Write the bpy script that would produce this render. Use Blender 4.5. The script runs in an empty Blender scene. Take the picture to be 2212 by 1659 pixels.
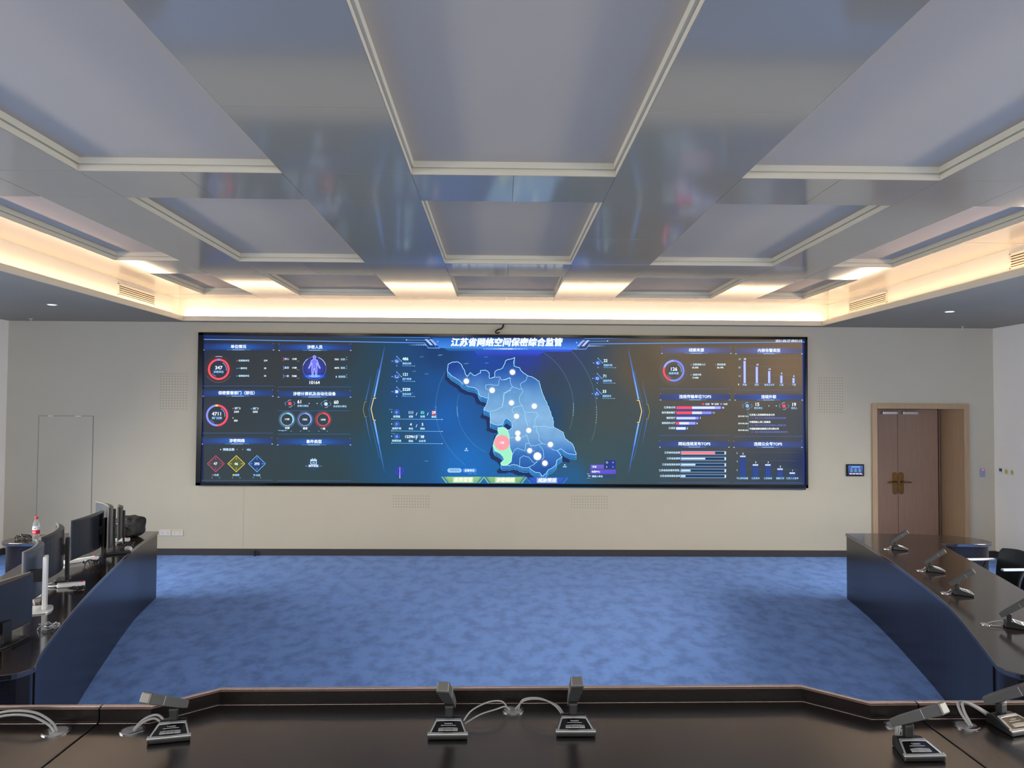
import bpy, bmesh, math, random
from mathutils import Vector, Matrix, noise
from mathutils.geometry import tessellate_polygon
random.seed(7)
SC = bpy.context.scene
COL = SC.collection
PI = math.pi

# ------------------------------------------------------------------ camera, light, exposure
cam_data = bpy.data.cameras.new('camera')
cam_data.sensor_width = 36.0
cam_data.lens = 1660.0 / 2212.0 * 36.0
cam_data.clip_start = 0.05
cam = bpy.data.objects.new('camera', cam_data)
COL.objects.link(cam)
R_ = Vector((0.99984, -0.01688, 0.00611))
F_ = Vector((0.01707, 0.99939, 0.03052)).normalized()
R_ = (R_ - F_ * R_.dot(F_)).normalized()
U_ = R_.cross(F_)
cam.matrix_world = Matrix(((R_.x, U_.x, -F_.x, 0), (R_.y, U_.y, -F_.y, 0), (R_.z, U_.z, -F_.z, 2.15), (0, 0, 0, 1)))
SC.camera = cam
SC.view_settings.view_transform = 'Standard'
SC.view_settings.look = 'None'
SC.view_settings.gamma = 1.0
SC.view_settings.use_curve_mapping = False
SC.view_settings.exposure = 0.0

world = bpy.data.worlds.new('world')
SC.world = world
world.use_nodes = True
world.node_tree.nodes['Background'].inputs[0].default_value = (0.55, 0.62, 0.7, 1)
world.node_tree.nodes['Background'].inputs[1].default_value = 0.3


def area(name, loc, size, size_y, power, color, rot):
    l = bpy.data.lights.new(name, 'AREA')
    l.shape = 'RECTANGLE'
    l.size = size; l.size_y = size_y
    l.energy = power; l.color = color
    o = bpy.data.objects.new(name, l)
    o.location = loc; o.rotation_euler = rot
    COL.objects.link(o)
    return o


# added lamps stand for daylight through unseen windows: rear wall behind the camera, and both side walls beside the desks (sky light slants down)
SKY_ = (1.0, 0.965, 0.9)
area('window_daylight_rear', (0.1, -5.9, 1.75), 12.5, 2.0, 520, SKY_, (math.radians(80), 0, 0))
for nm, x, rz in (('window_daylight_left', -7.0, -90), ('window_daylight_right', 7.2, 90)):
    w_ = area(nm, (x, 4.6, 2.0), 8.6, 1.5, 700, SKY_, (math.radians(52), 0, math.radians(rz)))
    w_.data.spread = math.radians(140)
# warm LED strips lying in the cove trough
WARM = (1.0, 0.73, 0.5)
UP = (PI, 0, 0)
TILT = math.radians(42)      # the strips lean a little into the room
for nm, loc, sx, sy, pw, rot in (('cove_strip_left', (-4.565, 4.0, 3.412), 0.03, 13.9, 72, (PI, TILT, 0)),
                                 ('cove_strip_right', (4.745, 4.0, 3.412), 0.03, 13.9, 72, (PI, -TILT, 0)),
                                 ('cove_strip_far', (0.1, 11.055, 3.412), 9.2, 0.03, 47, (PI - TILT, 0, 0))):
    area(nm, loc, sx, sy, pw, WARM, rot)


# ------------------------------------------------------------------ helpers
def L(r, g, b):
    def f(c):
        c = c / 255.0
        return c / 12.92 if c <= 0.04045 else ((c + 0.055) / 1.055) ** 2.4
    return (f(r), f(g), f(b), 1.0)


def mat(name, rgb, rough=0.5, metal=0.0, spec=0.5, coat=0.0, noise_amt=0.0, noise_scale=20.0, bump=0.0, bump_scale=200.0,
        stretch=None, emit=None, emit_s=0.0, trans=0.0, ior=1.45, sheen=0.0):
    m = bpy.data.materials.new(name)
    m.use_nodes = True
    nt = m.node_tree
    b = nt.nodes['Principled BSDF']
    b.inputs['Base Color'].default_value = rgb
    b.inputs['Roughness'].default_value = rough
    b.inputs['Metallic'].default_value = metal
    b.inputs['Specular IOR Level'].default_value = spec
    b.inputs['Coat Weight'].default_value = coat
    b.inputs['Transmission Weight'].default_value = trans
    b.inputs['IOR'].default_value = ior
    b.inputs['Sheen Weight'].default_value = sheen
    if emit:
        b.inputs['Emission Color'].default_value = emit
        b.inputs['Emission Strength'].default_value = emit_s
    if noise_amt or bump:
        tc = nt.nodes.new('ShaderNodeTexCoord')
        mp = nt.nodes.new('ShaderNodeMapping')
        if stretch: mp.inputs['Scale'].default_value = stretch
        nt.links.new(tc.outputs['Object'], mp.inputs[0])
    if noise_amt:
        n = nt.nodes.new('ShaderNodeTexNoise')
        n.inputs['Scale'].default_value = noise_scale
        n.inputs['Detail'].default_value = 5
        nt.links.new(mp.outputs[0], n.inputs['Vector'])
        r = nt.nodes.new('ShaderNodeMapRange')
        r.inputs[1].default_value = 0.3; r.inputs[2].default_value = 0.7
        r.inputs[3].default_value = 1 - noise_amt; r.inputs[4].default_value = 1 + noise_amt
        nt.links.new(n.outputs[0], r.inputs[0])
        mx = nt.nodes.new('ShaderNodeVectorMath'); mx.operation = 'SCALE'
        mx.inputs[0].default_value = rgb[:3]
        nt.links.new(r.outputs[0], mx.inputs['Scale'])
        nt.links.new(mx.outputs[0], b.inputs['Base Color'])
    if bump:
        n2 = nt.nodes.new('ShaderNodeTexNoise')
        n2.inputs['Scale'].default_value = bump_scale
        nt.links.new(mp.outputs[0], n2.inputs['Vector'])
        bp = nt.nodes.new('ShaderNodeBump')
        bp.inputs['Strength'].default_value = bump
        bp.inputs['Distance'].default_value = 0.01
        nt.links.new(n2.outputs[0], bp.inputs['Height'])
        nt.links.new(bp.outputs[0], b.inputs['Normal'])
    return m


class MB:
    """collects shapes and links them as one mesh object"""
    def __init__(s):
        s.v = []; s.f = []

    def add(s, verts, faces, M=None):
        o = len(s.v)
        for p in verts:
            p = Vector(p)
            s.v.append(M @ p if M else p)
        s.f += [[i + o for i in f] for f in faces]
        return s

    def box(s, x0, y0, z0, x1, y1, z1, M=None):
        v = [(x0, y0, z0), (x1, y0, z0), (x1, y1, z0), (x0, y1, z0), (x0, y0, z1), (x1, y0, z1), (x1, y1, z1), (x0, y1, z1)]
        return s.add(v, [(0, 3, 2, 1), (4, 5, 6, 7), (0, 1, 5, 4), (1, 2, 6, 5), (2, 3, 7, 6), (3, 0, 4, 7)], M)

    def prism(s, poly, z0, z1, M=None):
        a = sum(poly[i][0] * poly[(i + 1) % len(poly)][1] - poly[(i + 1) % len(poly)][0] * poly[i][1] for i in range(len(poly)))
        if a < 0: poly = poly[::-1]
        n = len(poly)
        v = [(p[0], p[1], z0) for p in poly] + [(p[0], p[1], z1) for p in poly]
        f = [list(range(n))[::-1], list(range(n, 2 * n))] + [(i, (i + 1) % n, n + (i + 1) % n, n + i) for i in range(n)]
        return s.add(v, f, M)

    def loft(s, rings, M=None, caps=True):
        n = len(rings[0]); v = [p for r in rings for p in r]; f = []
        for k in range(len(rings) - 1):
            for i in range(n):
                j = (i + 1) % n
                f.append((k * n + i, k * n + j, (k + 1) * n + j, (k + 1) * n + i))
        if caps:
            f.append(list(range(n))[::-1]); f.append([(len(rings) - 1) * n + i for i in range(n)])
        return s.add(v, f, M)

    def tube(s, pts, r, n=8, M=None):
        pts = [Vector(p) for p in pts]; rings = []
        prev = None
        for i, p in enumerate(pts):
            d = (pts[min(i + 1, len(pts) - 1)] - pts[max(i - 1, 0)]).normalized()
            a = prev if prev else (Vector((0, 0, 1)) if abs(d.z) < 0.9 else Vector((1, 0, 0)))
            u = (a - d * a.dot(d)).normalized(); prev = u
            w = d.cross(u)
            rr = r[i] if isinstance(r, (list, tuple)) else r
            rings.append([p + u * math.cos(2 * PI * k / n) * rr + w * math.sin(2 * PI * k / n) * rr for k in range(n)])
        return s.loft(rings, M)

    def lathe(s, prof, n=24, M=None, closed=False):
        if closed: prof = list(prof) + [prof[0]]
        rings = [[(r * math.cos(2 * PI * k / n), r * math.sin(2 * PI * k / n), z) for k in range(n)] for r, z in prof]
        return s.loft(rings, M, caps=not closed)

    def build(s, name, m, parent=None, smooth=False, bevel=0.0, seg=2, loc=None):
        me = bpy.data.meshes.new(name)
        me.from_pydata([tuple(p) for p in s.v], [], s.f)
        bm = bmesh.new(); bm.from_mesh(me)
        bmesh.ops.recalc_face_normals(bm, faces=bm.faces)
        bm.to_mesh(me); bm.free()
        me.materials.append(m)
        if smooth:
            me.shade_smooth()
            me.set_sharp_from_angle(angle=math.radians(40))
        o = bpy.data.objects.new(name, me)
        COL.objects.link(o)
        if parent: o.parent = parent
        if loc: o.location = loc
        if bevel:
            b = o.modifiers.new('bevel', 'BEVEL')
            b.width = bevel; b.segments = seg; b.limit_method = 'ANGLE'; b.angle_limit = math.radians(35)
        return o


def tag(o, label=None, cat=None, group=None, kind=None):
    if label: o['label'] = label
    if cat: o['category'] = cat
    if group: o['group'] = group
    if kind: o['kind'] = kind
    return o


def empty(name, loc, rz=0.0):
    o = bpy.data.objects.new(name, None)
    o.location = loc; o.rotation_euler = (0, 0, rz)
    o.empty_display_size = 0.05
    COL.objects.link(o)
    return o


def catmull(pts, k=6, closed=False):
    out = []; n = len(pts)
    P = lambda i: Vector(pts[i % n]) if closed else Vector(pts[max(0, min(n - 1, i))])
    for i in range(n if closed else n - 1):
        a, b, c, d = P(i - 1), P(i), P(i + 1), P(i + 2)
        for t in range(k):
            u = t / k
            out.append(0.5 * ((2 * b) + (c - a) * u + (2 * a - 5 * b + 4 * c - d) * u * u + (3 * b - a - 3 * c + d) * u ** 3))
    if not closed: out.append(Vector(pts[-1]))
    return out


# ------------------------------------------------------------------ materials
M_wall = mat('wall_paint', L(196, 187, 165), 0.75, spec=0.3, noise_amt=0.015, noise_scale=2.0)
nt = M_wall.node_tree
M_wall_side = mat('side_wall_paint', L(238, 232, 220), 0.75, spec=0.3, noise_amt=0.012, noise_scale=2.0)
M_white = mat('white_ceiling_paint', L(215, 208, 194), 0.6, noise_amt=0.01, noise_scale=3.0)
M_soffit = mat('grey_soffit_paint', L(148, 138, 120), 0.55, noise_amt=0.02, noise_scale=2.0)
M_ceil = mat('satin_ceiling_panel', L(164, 155, 138), 0.1, spec=0.5, ior=2.2, noise_amt=0.02, noise_scale=1.5)
M_coffer = mat('matt_coffer_panel', L(198, 183, 162), 0.7, spec=0.3, noise_amt=0.01, noise_scale=2.0)
M_mould = mat('cream_moulding', L(205, 198, 178), 0.4, noise_amt=0.01, noise_scale=5.0)
M_dark_base = mat('dark_baseboard', L(62, 58, 58), 0.4, noise_amt=0.05, noise_scale=8.0)
M_wood_dark = mat('dark_walnut_veneer', L(24, 19, 19), 0.24, spec=0.35, noise_amt=0.25, noise_scale=6.0, stretch=(1, 1, 9))
M_wood_top = mat('dark_lacquered_table_top', L(36, 28, 25), 0.12, spec=0.5, ior=2.15, noise_amt=0.2, noise_scale=5.0, stretch=(9, 1, 1))
M_wood_near = mat('dark_satin_table_top', L(24, 17, 14), 0.24, spec=0.5, ior=2.0, noise_amt=0.15, noise_scale=5.0, stretch=(9, 1, 1), bump=0.02, bump_scale=300.0)
M_edge = mat('brown_edge_moulding', L(96, 74, 64), 0.2, spec=0.7, noise_amt=0.1, noise_scale=10.0)
M_bead = mat('bright_bead_trim', L(196, 178, 172), 0.25, metal=0.8, noise_amt=0.03, noise_scale=20.0)
M_door = mat('brown_door_veneer', L(164, 130, 106), 0.4, noise_amt=0.08, noise_scale=4.0, stretch=(10, 1, 0.6))
M_casing = mat('oak_door_casing', L(176, 146, 112), 0.45, noise_amt=0.08, noise_scale=5.0, stretch=(8, 8, 0.5))
M_brass = mat('aged_brass', L(122, 90, 52), 0.3, metal=1.0, noise_amt=0.15, noise_scale=30.0)
M_silver = mat('satin_silver', L(196, 196, 194), 0.32, metal=0.7, noise_amt=0.03, noise_scale=40.0)
M_alu = mat('brushed_aluminium', L(225, 225, 224), 0.35, metal=0.35, noise_amt=0.03, noise_scale=60.0)
M_chrome = mat('chrome', L(225, 225, 228), 0.12, metal=1.0, noise_amt=0.02, noise_scale=10.0)
M_black = mat('black_plastic', L(26, 27, 29), 0.35, noise_amt=0.1, noise_scale=60.0)
M_gloss_black = mat('gloss_black_panel', L(14, 15, 18), 0.12, noise_amt=0.05, noise_scale=20.0)
M_mic_grey = mat('dark_grey_microphone_body', L(66, 67, 68), 0.5, noise_amt=0.1, noise_scale=400.0)
M_mic_face = mat('microphone_grille', L(118, 116, 110), 0.5, metal=0.3, noise_amt=0.25, noise_scale=900.0)
M_mon_back = mat('monitor_back_plastic', L(34, 38, 46), 0.3, noise_amt=0.08, noise_scale=30.0)
M_mon_grey = mat('grey_monitor_back', L(92, 96, 98), 0.35, noise_amt=0.05, noise_scale=30.0)
M_mon_edge = mat('monitor_edge_plastic', L(140, 132, 122), 0.35, noise_amt=0.05, noise_scale=30.0)
M_white_pl = mat('white_plastic', L(222, 222, 224), 0.4, noise_amt=0.02, noise_scale=20.0)
M_cable_grey = mat('grey_cable', L(150, 150, 150), 0.35, noise_amt=0.05, noise_scale=50.0)
M_cable_blk = mat('black_cable', L(22, 22, 24), 0.4, noise_amt=0.05, noise_scale=50.0)
M_red = mat('red_plastic', L(205, 34, 48), 0.4, noise_amt=0.04, noise_scale=30.0)
M_label_w = mat('white_label', L(225, 228, 226), 0.5, noise_amt=0.02, noise_scale=30.0)
M_label_g = mat('green_print', L(40, 92, 66), 0.5, noise_amt=0.02, noise_scale=30.0)
M_pet = mat('clear_bottle_plastic', (0.95, 0.97, 0.98, 1), 0.06, trans=0.92, ior=1.08, noise_amt=0.01, noise_scale=10.0)
M_yellow = mat('yellow_sticker', L(205, 182, 40), 0.5, noise_amt=0.04, noise_scale=20.0)
M_bag = mat('black_nylon', L(34, 33, 33), 0.55, noise_amt=0.2, noise_scale=30.0, bump=0.4, bump_scale=60.0)
M_fabric_blk = mat('black_mesh_fabric', L(28, 34, 38), 0.6, noise_amt=0.15, noise_scale=200.0)
M_hole = mat('dark_hole', L(84, 78, 70), 0.9, noise_amt=0.02, noise_scale=10.0)
M_gap = mat('dark_gap', L(128, 124, 116), 0.9, noise_amt=0.02, noise_scale=10.0)
M_lamp = mat('lit_downlight', (1, 1, 1, 1), 0.5, emit=(1, 0.97, 0.92, 1), emit_s=9.0, noise_amt=0.01, noise_scale=4.0)
M_slat = mat('grille_slat', L(210, 200, 180), 0.5, noise_amt=0.02, noise_scale=8.0)

# carpet: blotchy blue pile
M_carpet = bpy.data.materials.new('blue_carpet'); M_carpet.use_nodes = True
nt = M_carpet.node_tree; b = nt.nodes['Principled BSDF']
b.inputs['Roughness'].default_value = 0.9; b.inputs['Specular IOR Level'].default_value = 0.15
b.inputs['Sheen Weight'].default_value = 0.1
tc = nt.nodes.new('ShaderNodeTexCoord')
mp = nt.nodes.new('ShaderNodeMapping'); mp.inputs['Scale'].default_value = (1.0, 0.62, 1.0)
nt.links.new(tc.outputs['Object'], mp.inputs[0])
n1 = nt.nodes.new('ShaderNodeTexNoise'); n1.inputs['Scale'].default_value = 6.5; n1.inputs['Detail'].default_value = 7; n1.inputs['Roughness'].default_value = 0.62
nt.links.new(mp.outputs[0], n1.inputs['Vector'])
n2 = nt.nodes.new('ShaderNodeTexNoise'); n2.inputs['Scale'].default_value = 160.0
nt.links.new(tc.outputs['Object'], n2.inputs['Vector'])
cr = nt.nodes.new('ShaderNodeValToRGB')
cr.color_ramp.elements[0].position = 0.36; cr.color_ramp.elements[0].color = L(84, 124, 194)
cr.color_ramp.elements[1].position = 0.56; cr.color_ramp.elements[1].color = L(106, 150, 222)
nt.links.new(n1.outputs[0], cr.inputs[0])
mr = nt.nodes.new('ShaderNodeMapRange'); mr.inputs[1].default_value = 0.3; mr.inputs[2].default_value = 0.7; mr.inputs[3].default_value = 0.86; mr.inputs[4].default_value = 1.14
nt.links.new(n2.outputs[0], mr.inputs[0])
vm = nt.nodes.new('ShaderNodeVectorMath'); vm.operation = 'SCALE'
nt.links.new(cr.outputs[0], vm.inputs[0]); nt.links.new(mr.outputs[0], vm.inputs['Scale'])
nt.links.new(vm.outputs[0], b.inputs['Base Color'])
bp = nt.nodes.new('ShaderNodeBump'); bp.inputs['Strength'].default_value = 0.22; bp.inputs['Distance'].default_value = 0.01
nt.links.new(n2.outputs[0], bp.inputs['Height']); nt.links.new(bp.outputs[0], b.inputs['Normal'])


def screen_material(name, grain):
    m = bpy.data.materials.new(name); m.use_nodes = True
    nt = m.node_tree; b = nt.nodes['Principled BSDF']
    b.inputs['Base Color'].default_value = (0.01, 0.01, 0.012, 1)
    b.inputs['Roughness'].default_value = 0.5
    b.inputs['Specular IOR Level'].default_value = 0.2
    at = nt.nodes.new('ShaderNodeAttribute'); at.attribute_name = 'Col'
    out = at.outputs['Color']
    if grain:
        tc = nt.nodes.new('ShaderNodeTexCoord')
        n = nt.nodes.new('ShaderNodeTexNoise'); n.inputs['Scale'].default_value = 130.0; n.inputs['Detail'].default_value = 3
        nt.links.new(tc.outputs['Object'], n.inputs['Vector'])
        r = nt.nodes.new('ShaderNodeMapRange'); r.inputs[1].default_value = 0.3; r.inputs[2].default_value = 0.7
        r.inputs[3].default_value = 1 - grain; r.inputs[4].default_value = 1 + grain
        nt.links.new(n.outputs[0], r.inputs[0])
        v = nt.nodes.new('ShaderNodeVectorMath'); v.operation = 'SCALE'
        nt.links.new(at.outputs['Color'], v.inputs[0]); nt.links.new(r.outputs[0], v.inputs['Scale'])
        out = v.outputs[0]
    nt.links.new(out, b.inputs['Emission Color'])
    b.inputs['Emission Strength'].default_value = 1.18
    return m


M_scr_bg = screen_material('led_pixels_background', 0.22)
M_scr = screen_material('led_pixels', 0.0)

# ------------------------------------------------------------------ room shell
XL, XR, YB, YR = -7.09, 7.29, 11.2, -6.0
SOF = 3.36
floor = MB().box(XL - 0.1, YR, -0.1, XR + 0.1, YB + 0.8, 0).build('floor', M_carpet)
tag(floor, 'mottled blue carpet floor', 'floor', kind='structure')
plat = MB().box(XL, YR, 0, XR, 3.25, 0.25).build('floor_platform', M_carpet)
tag(plat, 'raised carpeted step under the near table', 'floor', kind='structure')

DX0, DX1, DZ = 5.545, 6.83, 2.165       # door opening
w = MB()
w.box(XL - 0.1, YB, 0, DX0 - 0.02, YB + 0.12, 4.0)
w.box(DX1 + 0.02, YB, 0, XR + 0.1, YB + 0.12, 4.0)
w.box(DX0 - 0.02, YB, DZ + 0.02, DX1 + 0.02, YB + 0.12, 4.0)
wall_back = w.build('wall_back', M_wall)
tag(wall_back, 'beige back wall behind the video wall', 'wall', kind='structure')
tag(MB().box(XL - 0.12, YR, 0, XL, YB, 4.0).build('wall_left', M_wall_side), 'pale left side wall', 'wall', kind='structure')
tag(MB().box(XR, YR, 0, XR + 0.12, YB, 4.0).build('wall_right', M_wall_side), 'pale right side wall', 'wall', kind='structure')
tag(MB().box(XL, YR - 0.12, 0, XR, YR, 4.0).build('wall_rear', M_wall_side), 'pale rear wall behind the viewer', 'wall', kind='structure')
tag(MB().box(XL, YB - 0.015, 0, DX0 - 0.08, YB, 0.095).build('baseboard_back', M_dark_base, bevel=0.003), 'dark baseboard along the back wall', 'baseboard', kind='structure')
tag(MB().box(DX1 + 0.08, YB - 0.015, 0, XR, YB, 0.095).build('baseboard_corner', M_dark_base, bevel=0.003), 'dark baseboard right of the door', 'baseboard', kind='structure')
tag(MB().box(XL, 3.3, 0, XL + 0.015, YB - 0.02, 0.095).build('baseboard_left', M_dark_base, bevel=0.003), 'dark baseboard along the left wall', 'baseboard', kind='structure')
tag(MB().box(XR - 0.015, 3.3, 0, XR, YB - 0.02, 0.095).build('baseboard_right', M_dark_base, bevel=0.003), 'dark baseboard along the right wall', 'baseboard', kind='structure')
# shallow joints between the wall boards
tag(MB().box(-3.671, YB - 0.001, 0.1, -3.669, YB, 0.99).build('trim_3', mat('wall_joint', L(150, 142, 130), 0.9, noise_amt=0.02)), 'hairline board joint in the back wall', 'trim', kind='structure')

# unseen windows with glowing panes, added to give the daylight lamps a source
M_pane = mat('daylit_window_pane', L(200, 205, 208), 0.1, emit=(0.95, 0.98, 1.0, 1), emit_s=0.9, noise_amt=0.01, noise_scale=1.0)
def window(n, label, M):
    f_ = MB()
    for (x0, z0, x1, z1) in ((-1.35, 1.15, -1.29, 2.85), (1.29, 1.15, 1.35, 2.85), (-1.29, 1.15, 1.29, 1.21), (-1.29, 2.79, 1.29, 2.85), (-0.025, 1.21, 0.025, 2.79)):
        f_.box(x0, -0.03, z0, x1, 0.0, z1, M)
    o = tag(f_.build('window_%d' % n, M_silver), label, 'window', kind='structure')
    MB().box(-1.29, -0.008, 1.21, 1.29, -0.001, 2.79, M).build('pane', M_pane, o)
wn = 0
for side, x, rz in (('left', XL, PI / 2), ('right', XR, -PI / 2)):
    for nm, y in (('near', 1.7), ('middle', 4.6), ('far', 7.5)):
        wn += 1
        window(wn, 'daylit %s window in the %s side wall' % (nm, side), Matrix.Translation((x, y, 0)) @ Matrix.Rotation(rz, 4, 'Z'))
for nm, x in (('left', -4.2), ('middle', 0.1), ('right', 4.4)):
    wn += 1
    window(wn, 'daylit %s window in the rear wall' % nm, Matrix.Translation((x, YR, 0)) @ Matrix.Rotation(PI, 4, 'Z'))

# soffit ring with the cove lip
TX0, TX1, TY0, TY1 = -4.61, 4.81, -3.0, 11.1          # tray wall planes
LX0, LX1, LY1, LY0 = -4.5, 4.66, 10.99, -2.9           # lip planes
s = MB()
s.box(XL, YR, SOF, LX0 - 0.006, YB, SOF + 0.02)
s.box(LX1 + 0.006, YR, SOF, XR, YB, SOF + 0.02)
s.box(LX0 - 0.006, LY1 + 0.006, SOF, LX1 + 0.006, YB, SOF + 0.02)
s.box(LX0 - 0.006, YR, SOF, LX1 + 0.006, LY0 - 0.006, SOF + 0.02)
tag(s.build('ceiling_soffit', M_soffit), 'grey dropped soffit around the tray ceiling', 'ceiling', kind='structure')
l = MB()
T = 0.014
l.box(LX0 - T, LY0, SOF - 0.004, LX0, LY1 + T, SOF + 0.066)
l.box(LX1, LY0, SOF - 0.004, LX1 + T, LY1 + T, SOF + 0.066)
l.box(LX0 - T, LY1, SOF - 0.004, LX1 + T, LY1 + T, SOF + 0.066)
l.box(LX0 - T, LY0 - T, SOF - 0.004, LX1 + T, LY0, SOF + 0.066)
tag(l.build('trim_1', M_mould, bevel=0.002), 'cream lip of the lit cove', 'trim', kind='structure')
CZ = 3.68
t = MB()
t.box(TX0 - 0.05, TY0, SOF + 0.02, TX0, TY1 + 0.05, CZ + 0.15)
t.box(TX1, TY0, SOF + 0.02, TX1 + 0.05, TY1 + 0.05, CZ + 0.15)
t.box(TX0 - 0.05, TY1, SOF + 0.02, TX1 + 0.05, TY1 + 0.05, CZ + 0.15)
t.box(TX0 - 0.05, TY0 - 0.05, SOF + 0.02, TX1 + 0.05, TY0, CZ + 0.15)
tag(t.build('trim_2', M_white), 'cream upright band of the tray ceiling above the cove', 'trim', kind='structure')

cols = [(-4.06, -3.375), (-2.76, -1.43), (-0.585, 0.763), (1.60, 2.93), (3.555, 4.225)]
rows = [(-2.3, 1.0), (1.65, 5.025), (5.66, 8.14), (8.93, 10.58)]
xb = [TX0] + [v for c in cols for v in c] + [TX1]
yb = [TY0] + [v for r in rows for v in r] + [TY1]
c = MB(); joint = MB()
for i in range(len(xb) - 1):
    for j in range(len(yb) - 1):
        if i % 2 == 1 and j % 2 == 1: continue
        x0, x1, y0, y1 = xb[i], xb[i + 1], yb[j], yb[j + 1]
        ys = [y0, y1]
        if y1 - y0 > 1.4:
            k = max(2, round((y1 - y0) / 1.2)); ys = [y0 + (y1 - y0) * q / k for q in range(k + 1)]
        xs = [x0, x1]
        if j % 2 == 0 and i % 2 == 1 and x1 - x0 > 1: xs = [x0, (x0 + x1) / 2, x1]
        for a in range(len(xs) - 1):
            for q in range(len(ys) - 1):
                g = 0.0018
                X0, X1, Y0, Y1 = xs[a] + g, xs[a + 1] - g, ys[q] + g, ys[q + 1] - g
                dz = [random.uniform(-0.0034, -0.0006) for _ in range(2)]
                o = len(c.v)
                zz = [dz[0], dz[0], dz[1], dz[1]]
                pv = [(X0, Y0, CZ + zz[0]), (X1, Y0, CZ + zz[1]), (X1, Y1, CZ + zz[2]), (X0, Y1, CZ + zz[3])]
                pv += [(p[0], p[1], CZ + 0.0002) for p in pv]
                joint.box(xs[a] + 0.0003, ys[q] + 0.0003, CZ + 0.0003, xs[a + 1] - 0.0003, ys[q + 1] - 0.0003, CZ + 0.012)
                c.add(pv, [(0, 3, 2, 1), (4, 5, 6, 7), (0, 1, 5, 4), (1, 2, 6, 5), (2, 3, 7, 6), (3, 0, 4, 7)])
ceiling = c.build('ceiling', M_ceil)
joint.build('panel_joint', M_white, ceiling)
tag(ceiling, 'satin coffered tray ceiling', 'ceiling', kind='structure')
PROF = [(0.0012, -0.0004), (0.0012, 0.034), (-0.008, 0.034), (-0.008, 0.044), (0.015, 0.044), (0.015, 0.085)]   # (inward, up)
for (x0, x1) in cols:
    for (y0, y1) in rows:
        rings = []
        for d, h in PROF:
            rings.append([(x0 + d, y0 + d, CZ + h), (x1 - d, y0 + d, CZ + h), (x1 - d, y1 - d, CZ + h), (x0 + d, y1 - d, CZ + h)])
        m_ = MB().loft(rings, caps=False).build('coffer_moulding', M_mould, ceiling)
        MB().box(x0 - 0.02, y0 - 0.02, CZ + 0.085, x1 + 0.02, y1 + 0.02, CZ + 0.1).build('coffer_panel', M_coffer, m_)
tag(MB().box(XL - 0.1, YR - 0.1, 3.95, XR + 0.1, YB + 0.12, 4.0).build('ceiling_slab', M_soffit), 'slab over the tray ceiling', 'ceiling', kind='structure')

# ------------------------------------------------------------------ doors
door = MB()
cw = 0.075
door.box(DX0 - cw, YB - 0.03, 0, DX0, YB + 0.005, DZ + cw)
door.box(DX1, YB - 0.03, 0, DX1 + cw, YB + 0.005, DZ + cw)
door.box(DX0, YB - 0.03, DZ, DX1, YB + 0.005, DZ + cw)
door1 = door.build('door_1', M_casing, bevel=0.004)
tag(door1, 'brown double door deep in its oak casing', 'door', kind='structure')
LY = 11.74
j = MB()
j.box(DX0 - 0.03, YB + 0.005, 0, DX0, LY + 0.06, DZ)
j.box(DX1, YB + 0.005, 0, DX1 + 0.03, LY + 0.06, DZ)
j.box(DX0 - 0.03, YB + 0.005, DZ, DX1 + 0.03, LY + 0.06, DZ + 0.03)
j.build('door_lining', M_casing, door1)
MX = 6.14
for nm, a, b2, sgn in (('door_leaf', DX0 + 0.006, MX - 0.002, -1), ('door_leaf', MX + 0.002, 6.765, 1)):
    lf = MB().box(a, LY, 0.008, b2, LY + 0.045, DZ - 0.006).build(nm, M_door, door1, bevel=0.003)
    hx = MX + sgn * 0.047
    h = MB()
    prof = [(hx + 0.039 * math.cos(q), 1.155 + 0.036 * math.sin(q)) for q in [PI * k / 10 for k in range(11)]] + \
           [(hx + 0.039 * math.cos(q), 0.89 + 0.036 * math.sin(q)) for q in [PI + PI * k / 10 for k in range(11)]]
    h.prism([(p[0], p[1]) for p in prof], 0, 0.012, Matrix(((1, 0, 0, 0), (0, 0, -1, LY), (0, 1, 0, 0), (0, 0, 0, 1))))
    h.build('handle_plate', M_brass, lf, bevel=0.003)
    hl = MB().tube([(hx, LY - 0.01, 1.045), (hx, LY - 0.05, 1.045), (hx + sgn * 0.03, LY - 0.06, 1.045), (hx + sgn * 0.13, LY - 0.058, 1.043)], [0.013, 0.012, 0.012, 0.009], 10)
    hl.build('door_handle', M_brass, lf, smooth=True)
    cxx = (5.885, 6.115) if sgn < 0 else (6.20, 6.435)
    MB().box(cxx[0], LY - 0.06, DZ - 0.085, cxx[1], LY, DZ - 0.04).build('door_closer', M_silver, lf, bevel=0.006)
MB().box(6.788, LY + 0.005, 0.0, DX1 - 0.045, LY + 0.05, DZ).build('door_stop', M_door, door1)
MB().box(6.766, LY + 0.015, 0.0, 6.788, LY + 0.03, DZ).build('door_gap', M_black, door1)
MB().box(DX0 - 0.3, LY + 0.06, 0, DX1 + 0.3, LY + 0.08, DZ + 0.2).build('door_backing', M_door, door1)

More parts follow.
